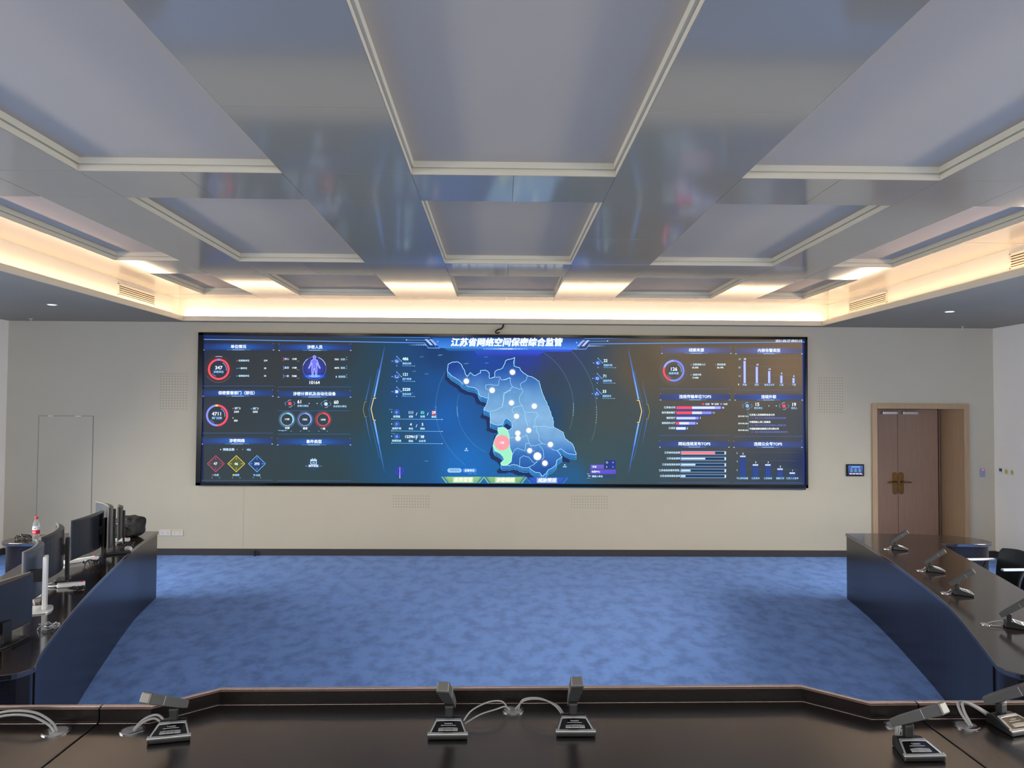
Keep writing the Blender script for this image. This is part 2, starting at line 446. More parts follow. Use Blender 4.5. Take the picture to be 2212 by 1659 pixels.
HX0, HX1, HZ = -6.62, -5.85, 1.985
d2 = MB().box(HX0, YB - 0.004, 0.1, HX1, YB, HZ).build('door_2', M_wall)
tag(d2, 'flush concealed door in the left of the back wall', 'door', kind='structure')
g = MB()
g.box(HX0 - 0.006, YB - 0.0045, 0.1, HX0, YB, HZ + 0.006)
g.box(HX1, YB - 0.0045, 0.1, HX1 + 0.008, YB, HZ + 0.006)
g.box(HX0 - 0.006, YB - 0.0045, HZ, HX1 + 0.008, YB, HZ + 0.006)
g.build('door_gap', M_gap, d2)
MB().box(HX0 + 0.13, YB - 0.012, HZ - 0.004, HX0 + 0.2, YB - 0.0045, HZ + 0.008).box(HX0 + 0.52, YB - 0.012, HZ - 0.004, HX0 + 0.6, YB - 0.0045, HZ + 0.006).build('door_hinge', M_alu, d2)  # bright strips stand in for light leaking along the door top

# ------------------------------------------------------------------ perforated speaker patches
def grille(x0, x1, z0, z1, nx, nz, label):
    root = empty('wall_speaker_grille', ((x0 + x1) / 2, YB, z0))
    tag(root, label, 'speaker grille', 'perforated speaker patches in the back wall')
    w_, h_ = x1 - x0, z1 - z0
    MB().box(-w_ / 2 - 0.03, -0.002, -0.03, w_ / 2 + 0.03, 0, h_ + 0.03).build('grille_plate', M_wall, root)
    m = MB()
    r = 0.0052
    for i in range(nx):
        for k in range(nz):
            X = -w_ / 2 + w_ * i / (nx - 1); Z = h_ * k / (nz - 1)
            m.add([(X + r * math.cos(a * PI / 4), -0.0028, Z + r * math.sin(a * PI / 4)) for a in range(8)], [list(range(8))])
    m.build('perforation', M_hole, root)
    return root


grille(-4.89, -4.52, 2.10, 2.61, 10, 14, 'upright perforated speaker patch left of the video wall')
grille(4.70, 5.045, 2.11, 2.61, 10, 14, 'upright perforated speaker patch between the video wall and the door')
grille(-1.515, -1.005, 0.70, 0.86, 14, 5, 'low wide perforated speaker patch under the left half of the video wall')
grille(1.07, 1.585, 0.70, 0.865, 14, 5, 'low wide perforated speaker patch under the right half of the video wall')

# ------------------------------------------------------------------ LED video wall
SX0, SX1, SZ0, SZ1 = -4.346, 4.513, 1.002, 3.208
led = empty('led_video_wall', (0.0835, YB, SZ0))
tag(led, 'wide LED video wall showing a blue map dashboard on the back wall', 'screen')
PXM = (SX1 - SX0) / 1312.0


def S(x, y, d=0.0):
    """screen-content coordinates (x right, y down, content units) to the wall's local metres; d = distance in front of the panel"""
    xl = 431.0 - 4.0 * (y - 718.0) / 330.0
    u = (x - xl) / (1743.0 - xl)
    v = (y - 718.0 - 11.0 * u) / (330.0 - 5.0 * u)
    return (SX0 - 0.0835 + u * (SX1 - SX0), -0.03 - d, (SZ1 - SZ0) * (1 - v))


W2, H2 = (SX1 - SX0) / 2, SZ1 - SZ0
m = MB()
m.box(-W2, -0.055, 0, -W2 + 0.075, -0.001, H2); m.box(W2 - 0.035, -0.055, 0, W2, -0.001, H2)
m.box(-W2, -0.055, H2 - 0.04, W2, -0.001, H2); m.box(-W2, -0.055, 0, W2, -0.001, 0.045)
m.build('bezel', M_gloss_black, led, bevel=0.003)


class G(object):
    """one graphic of the display: flat coloured polygons just in front of the panel"""
    def __init__(s, d=0.002): s.v = []; s.f = []; s.c = []; s.d = d

    def poly(s, pts, col, d=None):
        o = len(s.v); d = s.d if d is None else d
        s.v += [S(p[0], p[1], d) for p in pts]
        cc = col if isinstance(col, list) else [col] * len(pts)
        if len(pts) > 4:
            for tri in tessellate_polygon([[Vector((p[0], p[1], 0)) for p in pts]]):
                s.f.append([o + k for k in tri]); s.c.append([cc[k] for k in tri])
        else:
            s.f.append([o + k for k in range(len(pts))]); s.c.append(cc)
        return s

    def rect(s, x0, y0, x1, y1, col, bot=None, d=None):
        b = bot or col
        return s.poly([(x0, y0), (x1, y0), (x1, y1), (x0, y1)], [col, col, b, b], d)

    def hrect(s, x0, y0, x1, y1, a, b, d=None):
        return s.poly([(x0, y0), (x1, y0), (x1, y1), (x0, y1)], [a, b, b, a], d)

    def line(s, pts, w_, col, d=None, closed=False, w2=None):
        n = len(pts)
        for i in range(n if closed else n - 1):
            (ax, ay), (bx, by) = pts[i], pts[(i + 1) % n]
            L_ = math.hypot(bx - ax, by - ay) or 1
            nx, ny = -(by - ay) / L_, (bx - ax) / L_
            ex, ey = (bx - ax) / L_ * w_ * .3, (by - ay) / L_ * w_ * .3
            q = [(ax - ex + nx * w_ / 2, ay - ey + ny * w_ / 2), (bx + ex + nx * w_ / 2, by + ey + ny * w_ / 2), (bx + ex - nx * w_ / 2, by + ey - ny * w_ / 2), (ax - ex - nx * w_ / 2, ay - ey - ny * w_ / 2)]
            c2 = col if not isinstance(col, list) else [col[0], col[1], col[1], col[0]]
            s.poly(q, c2, d)
        return s

    def ring(s, cx, cy, r0, r1, col, a0=0, a1=360, d=None, n=48):
        k = max(3, int(n * abs(a1 - a0) / 360))
        for i in range(k):
            p = math.radians(a0 + (a1 - a0) * i / k); q = math.radians(a0 + (a1 - a0) * (i + 1) / k)
            f = lambda r, a: (cx + r * math.sin(a), cy - r * math.cos(a))
            c2 = col if not isinstance(col, list) else [col[0], col[0], col[1], col[1]]
            s.poly([f(r0, p), f(r0, q), f(r1, q), f(r1, p)], c2, d)
        return s

    def disc(s, cx, cy, r, col, d=None, edge=None, n=24):
        e = edge or col
        for i in range(n):
            p = 2 * PI * i / n; q = 2 * PI * (i + 1) / n
            s.poly([(cx, cy), (cx + r * math.cos(p), cy + r * math.sin(p)), (cx + r * math.cos(q), cy + r * math.sin(q))], [col, e, e], d)
        return s

    def build(s, name, parent=None, m=None):
        me = bpy.data.meshes.new(name)
        me.from_pydata(s.v, [], s.f)
        at = me.color_attributes.new('Col', 'FLOAT_COLOR', 'CORNER')
        fl = [x for f in s.c for c_ in f for x in c_]
        at.data.foreach_set('color', fl)
        me.materials.append(m or M_scr)
        o = bpy.data.objects.new(name, me); COL.objects.link(o); o.parent = parent or led
        return o


TEXTS = []


def T_(parent, items, name='lettering'):
    """queue lettering; items = (string, centre x, centre y, height, colour[, align[, shear]])"""
    TEXTS.append((parent, items, name))


def flush_texts():
    objs = []
    for parent, items, name in TEXTS:
        for it in items:
            cu = bpy.data.curves.new('lettering', 'FONT')
            cu.body = it[0]; cu.align_x = it[5] if len(it) > 5 else 'CENTER'; cu.align_y = 'CENTER'
            cu.resolution_u = 3
            if len(it) > 6: cu.shear = it[6]
            o = bpy.data.objects.new('lettering', cu); COL.objects.link(o); objs.append(o)
    bpy.context.view_layer.update()
    dg = bpy.context.evaluated_depsgraph_get()
    k = 0
    for parent, items, name in TEXTS:
        v, f, cl = [], [], []
        for it in items:
            o = objs[k]; k += 1
            me = bpy.data.meshes.new_from_object(o.evaluated_get(dg))
            off = len(v); h = it[3]
            e = 0.022 if h < 12 else 0.04
            for n_, (ex, ey) in enumerate(((-e, -e), (e, -e), (-e, e), (e, e))):
                off = len(v)
                for p in me.vertices: v.append(S(it[1] + (p.co.x + ex) * h, it[2] - (p.co.y + ey) * h, 0.009 + n_ * 0.0001))
                for p in me.polygons:
                    f.append([off + q for q in p.vertices]); cl.append(len(p.vertices) * [it[4]])
            bpy.data.meshes.remove(me)
        me = bpy.data.meshes.new(name); me.from_pydata(v, [], f)
        at = me.color_attributes.new('Col', 'FLOAT_COLOR', 'CORNER')
        at.data.foreach_set('color', [x for q in cl for c_ in q for x in c_])
        me.materials.append(M_scr)
        o2 = bpy.data.objects.new(name, me); COL.objects.link(o2); o2.parent = parent
    for o in objs:
        cu = o.data; bpy.data.objects.remove(o); bpy.data.curves.remove(cu)


# background colours of the picture; brown at right is room reflection painted in
CP = [(440, 730, 8, 26, 74), (452, 765, 36, 44, 52), (530, 765, 40, 47, 51), (650, 765, 40, 47, 51), (600, 790, 42, 48, 50), (500, 960, 38, 50, 54), (700, 1030, 34, 56, 62), (760, 900, 38, 56, 60), (805, 800, 30, 58, 72), (830, 950, 14, 66, 92),
      (880, 1000, 4, 70, 118), (880, 800, 10, 62, 108), (960, 900, 0, 84, 162), (1000, 1000, 2, 98, 176), (930, 830, 0, 72, 138), (1050, 760, 10, 60, 150), (1140, 768, 30, 50, 140), (1200, 772, 46, 56, 92), (1190, 820, 42, 58, 74), (1235, 905, 50, 66, 68), (1265, 960, 50, 70, 72), (900, 850, 0, 66, 118), (940, 770, 2, 50, 100),
      (1240, 850, 44, 64, 84), (1300, 900, 60, 68, 66), (1290, 1000, 48, 72, 78), (1380, 800, 84, 74, 58), (1350, 1030, 44, 68, 76), (1235, 1030, 18, 82, 130), (1100, 1040, 8, 92, 160),
      (1450, 760, 98, 84, 62), (1600, 800, 98, 84, 64), (1700, 780, 112, 92, 68), (1550, 900, 78, 72, 62), (1700, 950, 64, 66, 66), (1500, 1000, 52, 62, 70), (1700, 1035, 42, 56, 68), (1736, 1000, 14, 30, 76),
      (470, 900, 36, 44, 50), (720, 760, 42, 48, 52), (600, 1040, 36, 54, 58), (1180, 900, 10, 58, 104)]


def bgc(x, y):
    tw = 0; acc = [0, 0, 0]
    for (px_, py_, r, g_, b_) in CP:
        w_ = 1.0 / (((x - px_) ** 2 + (y - py_) ** 2) + 500) ** 1.6
        tw += w_; acc[0] += r * w_; acc[1] += g_ * w_; acc[2] += b_ * w_
    return [a / tw for a in acc]


def BG(x, y): return L(*bgc(x, y))


def mixc(a, b, t): return tuple(a[i] * (1 - t) + b[i] * t for i in range(3)) + (1.0,)


bg = G(0.0)
NXg, NYg = 66, 17
x_ = lambda i: 438 + (1739 - 438) * i / NXg
y_ = lambda k, x: 723 + 11 * (x - 438) / 1312 + (326 - 2) * k / NYg
for i in range(NXg):
    for k in range(NYg):
        q = [(x_(i), y_(k, x_(i))), (x_(i + 1), y_(k, x_(i + 1))), (x_(i + 1), y_(k + 1, x_(i + 1))), (x_(i), y_(k + 1, x_(i)))]
        bg.poly(q, [BG(*p) for p in q])
bg.build('display_panel', led, M_scr_bg)
eg = G(0.001)
eg.hrect(440, 722, 443, 1046, L(4, 12, 40), L(10, 34, 100)); eg.hrect(1733, 735, 1739, 1048, L(22, 44, 110), L(8, 20, 60))  # painted edge strips; the right one is a dark blue reflection
eg.build('panel_edge_glow', led)

WHT = L(236, 246, 250); PALE = L(150, 200, 240); SKY = L(90, 160, 235); LIL = L(130, 140, 235); RED = L(245, 78, 90); YEL = L(245, 205, 70)
CYN = L(120, 235, 230); GRN = L(90, 235, 170); DIM = L(90, 130, 150)


def sk(x): return 0.0084 * (x - 431)   # the picture sinks a touch towards the right

# title banner
g = G(0.003)
g.poly([(930, 730), (1244, 733), (1258, 733), (1240, 756), (945, 752)], [L(20, 90, 180), L(20, 80, 190), L(16, 60, 140), L(70, 130, 235), L(60, 130, 215)])
g.poly([(955, 752), (1235, 755), (1225, 761), (965, 758)], [L(30, 110, 170), L(60, 90, 220), L(40, 60, 190), L(16, 80, 150)])
for i in range(12):
    g.rect(1040 + i * 8, 753, 1048 + i * 8, 755.5, L(110 + 120 * math.exp(-((i - 6) / 3.) ** 2), 160 + 80 * math.exp(-((i - 6) / 3.) ** 2), 245))
g.poly([(1020, 758), (1170, 759), (1160, 772), (1030, 771)], [L(40, 70, 200), L(50, 70, 210), L(30, 50, 130), L(20, 60, 140)])
for (a, b) in ((1, 0), (-1, 1)):
    f = (lambda x: x) if a == 1 else (lambda x: 2184 - x)
    k2 = 2.5 if a == -1 else 0
    g.line([(f(700), 727.5 + k2), (f(926), 729.5 + k2), (f(938), 750 + k2), (f(946), 752 + k2)], 1.2, [BG(f(700), 728), L(70, 140, 240)][::1] if True else SKY)
    g.line([(f(440), 735 + k2 - a * 2), (f(914), 741 + k2), (f(922), 752 + k2), (f(946), 752.5 + k2)], 1.6, L(96, 150, 245))
    g.poly([(f(914), 733 + k2), (f(920), 733 + k2), (f(932), 746 + k2), (f(926), 746 + k2)], L(170, 190, 255))
    g.poly([(f(924), 733 + k2), (f(930), 733 + k2), (f(942), 746 + k2), (f(936), 746 + k2)], L(150, 175, 255))
    for i in range(11):
        g.poly([(f(876 + i * 3.8), 744 + k2), (f(878.4 + i * 3.8), 744 + k2), (f(879.4 + i * 3.8), 746.6 + k2), (f(877 + i * 3.8), 746.6 + k2)], mixc(BG(f(880), 745), L(170, 210, 255), i / 11))
    g.line([(f(876), 735 + k2), (f(935), 735.5 + k2)], 0.7, L(110, 160, 230)); g.disc(f(942), 738 + k2, 1.8, L(150, 190, 240), n=8); g.disc(f(875), 734.5 + k2, 1.2, WHT, n=6)
g.rect(440, 724.5, 900, 727, L(8, 30, 90), L(10, 44, 120))
banner = g.build('title_banner')
T_(banner, [('江苏省网络空间保密综合监管', 1090, 741, 18.5, L(232, 246, 252), 'CENTER', 0.18)], 'title_lettering')
dt = led
T_(led, [('2021-05-27 09:51:12', 1732, 737.5, 7.0, L(220, 232, 255), 'RIGHT', 0.1)], 'clock_lettering')

# panel headers
HEAD = [('单位情况', 440, 592, 750), ('涉密人员', 601, 757, 751), ('保密要害部门（部位）', 439, 591, 850), ('涉密计算机及自动化设备', 600, 757, 852), ('涉密网络', 438, 590, 953), ('事件类型', 599, 757, 955),
        ('线索来源', 1425, 1578, 758), ('内容告警类型', 1586, 1733, 759), ('违规传输单位TOP5', 1422, 1575, 858.5), ('违规外联', 1584, 1733, 859), ('网站违规发布TOP5', 1420, 1573, 960), ('违规公众号TOP5', 1581, 1732, 960.5)]
for (s_, x0, x1, yc) in HEAD:
    g = G(0.003); right = x0 > 1000 and yc < 800
    xm = (x0 + x1) / 2
    ce = mixc(L(24, 52, 118), BG(x0, yc), 0.15) if not right else L(84, 84, 110)
    cm = L(18, 92, 190) if not right else L(96, 110, 190)
    if x0 > 1000 and not right: ce = L(46, 62, 112); cm = L(40, 84, 180)
    n = 12
    for i in range(n):
        a = x0 + (x1 - x0) * i / n; b = x0 + (x1 - x0) * (i + 1) / n
        ta = math.exp(-((a - xm) / (0.26 * (x1 - x0))) ** 2); tb = math.exp(-((b - xm) / (0.26 * (x1 - x0))) ** 2)
        A, B = mixc(ce, cm, ta), mixc(ce, cm, tb)
        ba, bb = mixc(BG(a, yc), A, .25), mixc(BG(b, yc), B, .25)
        ym = yc - 0
        g.poly([(a, yc - 8), (b, yc - 8), (b, ym), (a, ym)], [ba, bb, B, A])
        g.poly([(a, ym), (b, ym), (b, yc + 6), (a, yc + 6)], [A, B, mixc(ba, B, .3), mixc(bb, A, .3)])
        hl = mixc(ce, L(150, 200, 255), math.exp(-(((a + b) / 2 - xm) / (0.1 * (x1 - x0))) ** 2))
        g.rect(a, yc + 5.2, b, yc + 6.6, hl, d=0.004)
    for xx in (x0, x1 - 3):
        g.rect(xx, yc + 5.4, xx + 3.2, yc + 7, L(170, 190, 240), d=0.005); g.rect(xx, yc - 8, xx + 2, yc - 7, L(110, 130, 190), d=0.005)
    h_ = g.build('panel_header')
    T_(h_, [(s_, xm, yc - .5, 8.3, WHT)])
g = G(0.003)
for (x0, x1, y) in ((440, 592, 834), (601, 757, 836), (439, 591, 935.5), (600, 757, 938), (438, 590, 1037), (599, 757, 1038), (1424, 1576, 841), (1585, 1732, 843), (1421, 1573, 941), (1582, 1732, 943), (1420, 1572, 1042), (1581, 1731, 1043), (600, 755, 887.5)):
    g.line([(x0, y), (x1, y)], 0.8, mixc(BG(x0, y), L(60, 110, 190), .6))
g.build('panel_divider')

# ring charts
def ringchart(cx, cy, r, segs, val, sub, halo):
    g = G(0.004)
    g.ring(cx, cy, r - 4.5, r + 9, [halo, BG(cx + r + 8, cy)], d=0.002)
    for (a0, a1, c_) in segs: g.ring(cx, cy, r - 4.2, r, c_, a0, a1)
    g.disc(cx, cy, r - 6, L(24, 52, 86), d=0.003, edge=BG(cx, cy))
    g.ring(cx, cy, r - 7.4, r - 6.2, L(150, 170, 230), 30, 100); g.ring(cx, cy, r - 7.4, r - 6.2, L(120, 130, 200), 200, 235)
    o = g.build('ring_chart')
    T_(o, [(val, cx, cy - 3, 10.5, WHT), (sub, cx, cy + 6, 5.4, PALE)])
    return o


ringchart(474, 798, 23, [(8, 352, RED), (352, 368, LIL)], '347', '涉密单位', L(80, 34, 44))
ringchart(471, 897.5, 23.5, [(6, 180, RED), (180, 350, LIL), (350, 366, YEL)], '4711', '部门总数', L(50, 40, 70))
ringchart(1452, 801.5, 23.5, [(0, 200, L(120, 135, 230)), (200, 290, RED), (290, 360, L(150, 165, 245))], '126', '线索来源', L(84, 84, 96))
g = G(0.004); g.ring(474, 798, 27.5, 28.5, L(200, 210, 220), -15, 15); g.ring(474, 798, 28, 28.8, L(80, 100, 110), 120, 240); g.build('ring_tick')

# legends beside the ring charts
def legend(items, name='chart_legend'):
    g = G(0.004); tx = []
    for (x, y, c_, s_, h, al) in items:
        if c_: g.disc(x, y, 1.3, c_, n=8); x += 3.4
        tx.append((s_, x, y, h, WHT if not c_ else L(190, 225, 250), al))
    if not g.f: g.disc(items[0][0] - 2, items[0][1], 0.6, DIM, n=4)
    o = g.build(name); T_(o, tx)


legend([(513, 779.5, RED, '机密级单位', 4.6, 'LEFT'), (570, 779.5, None, '319', 5.2, 'LEFT'), (513, 796, SKY, '一般单位', 4.6, 'LEFT'), (570, 796, None, '18', 5.2, 'LEFT'), (513, 812.5, SKY, '秘密级单位', 4.6, 'LEFT'), (570, 812.5, None, '10', 5.2, 'LEFT')])
legend([(505, 882.5, RED, '部门2', 5.2, 'LEFT'), (507, 890, None, '2309', 5.4, 'LEFT'), (544, 883, LIL, '部门1', 5.2, 'LEFT'), (547, 890, None, '2202', 5.4, 'LEFT'), (505, 903, YEL, ' ', 4.6, 'LEFT'), (507, 909, None, '200', 5.4, 'LEFT')])
legend([(1490, 788.5, LIL, '互联网接入口', 4.6, 'LEFT'), (1492, 795, None, '56.35%', 4.8, 'LEFT'), (1543, 788.5, RED, '网站检测', 4.6, 'LEFT'), (1546, 795, None, '26.19%', 4.8, 'LEFT'), (1490, 810.5, LIL, '违规外联', 4.6, 'LEFT'), (1492, 817, None, '17.46%', 4.8, 'LEFT')])

# staff panel: glowing figure in a ring
g = G(0.004)
cx, cy = 678, 796
g.disc(cx, cy, 25, L(58, 66, 200), d=0.002, edge=mixc(BG(cx, cy), L(20, 40, 110), .6))
g.ring(cx, cy, 24.4, 25.2, L(90, 110, 230)); g.ring(cx, cy, 24.2, 25.6, L(190, 210, 250), 20, 75); g.ring(cx, cy, 24.2, 25.6, L(190, 210, 250), 285, 325)
for k, (rx, ry, c1) in enumerate(((27, 7, L(16, 50, 130)), (20, 4.5, L(40, 90, 200)), (13, 2.6, L(110, 160, 245)))):
    n = 28
    g.poly([(cx + rx * math.cos(2 * PI * i / n), cy + 17 + ry * math.sin(2 * PI * i / n)) for i in range(n)], c1, 0.0025 + k * .0004)
half = [(0, -27.5), (2.2, -27), (2.9, -24.5), (2.2, -22), (1.6, -21), (2, -19.5), (5, -18), (7, -16), (8.2, -11), (10, -6), (12.2, -2), (12.6, 0), (11.2, .3), (8.6, -4), (6.4, -9), (5.4, -12), (5, -7), (5.4, -2), (5.8, 4), (5.2, 10), (5.0, 15), (5.6, 17.5), (2.6, 17.8), (2.4, 12), (1.6, 6), (0.5, 0)]
body = [(cx + a, cy + b) for a, b in half] + [(cx - a, cy + b) for a, b in half[::-1]]
g.poly(body, L(112, 112, 240), 0.0055)
g.line(body, 0.8, L(200, 215, 255), 0.0065, closed=True)
for (x, y, w_) in ((616, 776, 0), (616, 795, 1), (616, 813, 1)):
    g.ring(x - 9, y, 5, 6, RED if not w_ else LIL, 45, 135)
    g.rect(640, y + 4, 646, y + 5, L(90, 130, 170))
for y in (775, 794, 813): g.disc(747, y - 3, .7, WHT, n=5); g.disc(747, y + 2, .7, WHT, n=5)
fig = g.build('staff_figure_chart')
T_(fig, [('10164', 678, 827, 9.5, WHT), ('核心', 619, 776, 5, L(180, 200, 250)), ('1338', 635, 776, 5.2, WHT), ('重要', 619, 795, 5, L(180, 200, 250)), ('1438', 635, 795, 5.2, WHT), ('一般', 619, 813, 5, L(180, 200, 250)), ('7388', 635, 813, 5.2, WHT),
         ('7091', 726, 777, 5.2, WHT), ('在职', 739, 777, 5, PALE), ('3073', 726, 795.5, 5.2, WHT), ('离职', 739, 795.5, 5, PALE), ('0', 725, 814.5, 5.2, WHT), ('脱密期', 737, 814.5, 5, PALE)])

# computer counters and small gauges
def hexicon(g, x, y, c_):
    g.disc(x, y, 4.2, c_, n=6)
    for s_ in (1, -1):
        g.line([(x - 8 * s_, y - 4), (x - 11 * s_, y), (x - 8 * s_, y + 4)], .9, L(110, 150, 220))
    g.line([(x - 5, y - 4), (x - 2, y - 7.5), (x + 2, y - 7.5)], .9, L(150, 190, 240)); g.line([(x + 5, y + 4), (x + 2, y + 7.5), (x - 2, y + 7.5)], .9, L(150, 190, 240))


g = G(0.004)
hexicon(g, 626, 872, RED); hexicon(g, 703, 873, L(190, 215, 250))
for x in (667, 684): g.disc(x, 872, 1.1, WHT, n=6)
for (x, c_, a) in ((620, L(150, 210, 250), 120), (658, L(140, 165, 245), 120), (697, RED, 120)):
    g.ring(x, 906.5, 12.4, 13.6, c_); g.ring(x, 906.5, 11.8, 14.6, c_, 0, a); g.ring(x, 906.5, 14.6, 19, [mixc(BG(x, 906), c_, .25), BG(x, 906)], d=0.002)
    g.rect(x - 10, 931, x - 8, 932, PALE); g.rect(x + 8, 931, x + 10, 932, PALE)
g.rect(601, 929.5, 620, 930.8, L(120, 170, 235))
cc = g.build('gauge_chart')
T_(cc, [('61', 647, 868.5, 10, WHT), ('涉密计算机', 654, 877.5, 4.8, PALE), ('60', 725, 869.5, 10, WHT), ('非涉密计算机', 733, 878.5, 4.8, PALE), ('1100', 620, 906, 5.4, WHT), ('1062', 658, 906.5, 5.4, WHT), ('1040', 697, 907, 5.4, WHT),
        ('机密', 621, 925, 5, WHT), ('重要', 659, 926, 5, WHT), ('一般', 697, 926.5, 5, WHT)])

# network diamonds
g = G(0.004)
for (x, c_, fill) in ((469, L(190, 76, 92), L(62, 56, 68)), (512.5, L(225, 205, 80), L(74, 84, 40)), (556.5, L(110, 175, 245), L(12, 54, 108))):
    q = [(x, 984), (x + 18, 1001.5), (x, 1019), (x - 18, 1001.5)]
    g.poly(q, fill, 0.003); g.line(q, 1.2, c_, 0.0045, closed=True)
    for (dx, dy) in ((0, -11), (0, 11), (-12, 0), (12, 0)): g.rect(x + dx - (2.4 if dx else .4), 1001.5 + dy - (.4 if dx else 2.4), x + dx + (2.4 if dx else .4), 1001.5 + dy + (.4 if dx else 2.4), c_)
    g.rect(x - 7.5, 1024, x - 4, 1027.5, c_); g.rect(x - 9, 1031, x - 7, 1032, PALE); g.rect(x + 7, 1031, x + 9, 1032, PALE)
for x in (479, 514, 526): g.disc(x, 971, 1.2 if x < 500 else .7, WHT, n=6)
nd = g.build('network_diamond_chart')
T_(nd, [('网络总数', 496.5, 971.3, 6.2, L(190, 225, 250)), ('486', 539, 971.5, 6.4, PALE), ('47', 468.5, 1001.5, 7.6, WHT), ('46', 512.5, 1002, 7.6, WHT), ('393', 556.5, 1002, 7.6, WHT), ('机密', 471, 1026, 5, PALE), ('秘密', 514.5, 1026, 5, PALE), ('内部', 559, 1026.5, 5, PALE)])

# event icon
g = G(0.004)
g.disc(677, 1003, 15, L(16, 70, 130), d=0.002, edge=BG(677, 1003))
g.line([(671, 992.5), (683, 992.5), (683, 1002.5), (671, 1002.5)], 1.2, L(200, 235, 255), closed=True); g.rect(671, 994, 683, 996, L(200, 235, 255))
g.rect(674, 990, 675.2, 993, WHT); g.rect(679, 990, 680.2, 993, WHT); g.rect(674.5, 998.5, 680, 999.6, WHT)
for s_ in (1, -1): g.line([(677 - 10 * s_, 1003.5), (677 - 12.5 * s_, 1006.5), (677 - 10 * s_, 1009.5)], .9, L(70, 130, 220)); g.disc(677 - 16 * s_, 1006.5, .8, WHT, n=5)
ev = g.build('event_icon'); T_(ev, [('事件类型', 677, 1006.5, 5.2, WHT)])

# side arrows (long chevron light strokes)
def chevron(sg, name):
    g = G(0.003)
    f = (lambda x: x) if sg > 0 else (lambda x: 2182 - x)
    dy = 0 if sg > 0 else 5
    P = lambda x, y: (f(x), y + dy)
    bl = L(70, 130, 235)
    g.line([P(829, 745), P(818, 800)], 2.2, [BG(*P(829, 745)), bl]); g.line([P(818, 800), P(806.5, 857)], 3.2, [bl, L(120, 180, 250)])
    g.line([P(806.5, 911), P(816, 958)], 3.2, [L(120, 180, 250), bl]); g.line([P(816, 958), P(829, 1022)], 2.2, [bl, BG(*P(829, 1022))])
    g.line([P(815, 795), P(794.5, 885), P(800, 915), P(818, 990)], 1.0, L(50, 100, 170))
    g.line([P(800, 812), P(788, 865)], 1.4, [BG(*P(800, 812)), L(70, 120, 200)]); g.line([P(788, 903), P(800, 962)], 1.4, [L(70, 120, 200), BG(*P(800, 962))])
    g.line([P(809.5, 860.5), P(805, 860.5), P(799.5, 884), P(805, 908), P(809, 908)], 1.6, L(240, 214, 160), 0.005)
    g.line([P(790, 868.5), P(786, 868.5), P(782.5, 885), P(786, 900.5), P(790, 900.5)], 1.0, L(150, 140, 90) if sg > 0 else L(150, 150, 60), 0.005)
    g.build(name)


chevron(1, 'chevron_stroke'); chevron(-1, 'chevron_stroke')

# counters left and right of the map
def counter(x, y, val, sub, ic):
    g = G(0.004)
    q = [(x, y - 9.5), (x + 9.5, y), (x, y + 9.5), (x - 9.5, y)]
    g.poly([(x, y - 8.5), (x + 8.5, y), (x, y + 8.5), (x - 8.5, y)], [L(24, 66, 140), L(40, 96, 190), L(24, 66, 140), L(40, 96, 190)])
    for (dx, dy) in ((0, -10), (10, 0), (0, 10), (-10, 0)): g.disc(x + dx, y + dy, .9, WHT, n=5)
    g.line([(x + 1, y - 9), (x + 9, y - 1)], .8, L(130, 180, 240))
    if ic == 0: g.ring(x, y, 1.6, 3.2, L(220, 240, 255), n=10)
    elif ic == 1: g.line([(x - 3, y - 2.5), (x + 3, y - 2.5), (x + 3, y + 1.6), (x - 3, y + 1.6)], 1, L(220, 240, 255), closed=True); g.rect(x - 1, y + 2, x + 1, y + 3.5, WHT)
    elif ic == 2: g.rect(x - 3, y - 3, x + 3, y + 3, L(220, 240, 255))
    else: g.line([(x, y - 3.4), (x + 3.4, y + 2.6), (x - 3.4, y + 2.6)], 1, L(220, 240, 255), closed=True)
    g.hrect(x + 12, y + 2, x + 32, y + 8, L(30, 90, 160), BG(x + 34, y), d=0.003)
    g.line([(x + 12, y + 10), (x + 38, y + 10.4)], .7, L(120, 180, 220)); g.disc(x + 38, y + 10.4, .8, WHT, n=5)
    o = g.build('counter_badge')
    T_(o, [(val, x + 12, y - 4.5, 8.6, L(215, 255, 245), 'LEFT'), (sub, x + 12, y + 5.4, 4.8, PALE, 'LEFT')])


counter(854.5, 780.5, '486', '网络总数', 0); counter(854.5, 814, '121', '用户终端', 1); counter(854.5, 846.5, '3220', '信息设备', 2)
counter(1288, 784.5, '22', '违规外联', 0); counter(1286.5, 818, '71', '违规传输', 0); counter(1285.5, 851, '33', '违规发布', 3)

g = G(0.004); tx = []
for (y, lab, vals) in ((891, '检测器', [('111', 885, WHT), ('82', 910, GRN), ('29', 934, WHT)]), (916.5, '违规外联', [('4', 885, WHT), ('5', 910, WHT)]), (943, '网络检查', [('1229615', 885.5, WHT), ('38', 909.5, WHT)])):
    g.disc(854.5, y, 6.2, L(30, 70, 160)); g.ring(854.5, y, 5.6, 6.2, L(90, 140, 230)); g.disc(854.5, y, 3, L(120, 170, 235), n=10); g.poly([(843, y - 2), (845, y - .5), (843, y + 1)], WHT)
    g.line([(844, y + 14.5), (952, y + 15.6)], .9, L(110, 180, 230)); g.disc(844, y + 14.5, 1, WHT, n=5); g.disc(952, y + 15.6, 1, WHT, n=5)
    tx.append((lab, 854.5, y + 9.5, 5, L(190, 230, 245)))
    for (v_, x, c_) in vals: tx.append((v_, x, y + .8, 8, c_))
for (x, y) in ((897, 895), (921, 895), (897, 920.5), (897, 947)): g.line([(x + 1, y - 3), (x - 1, y + 2.5)], 1, WHT)
g.disc(934, 892.5, 4.8, L(200, 48, 66))
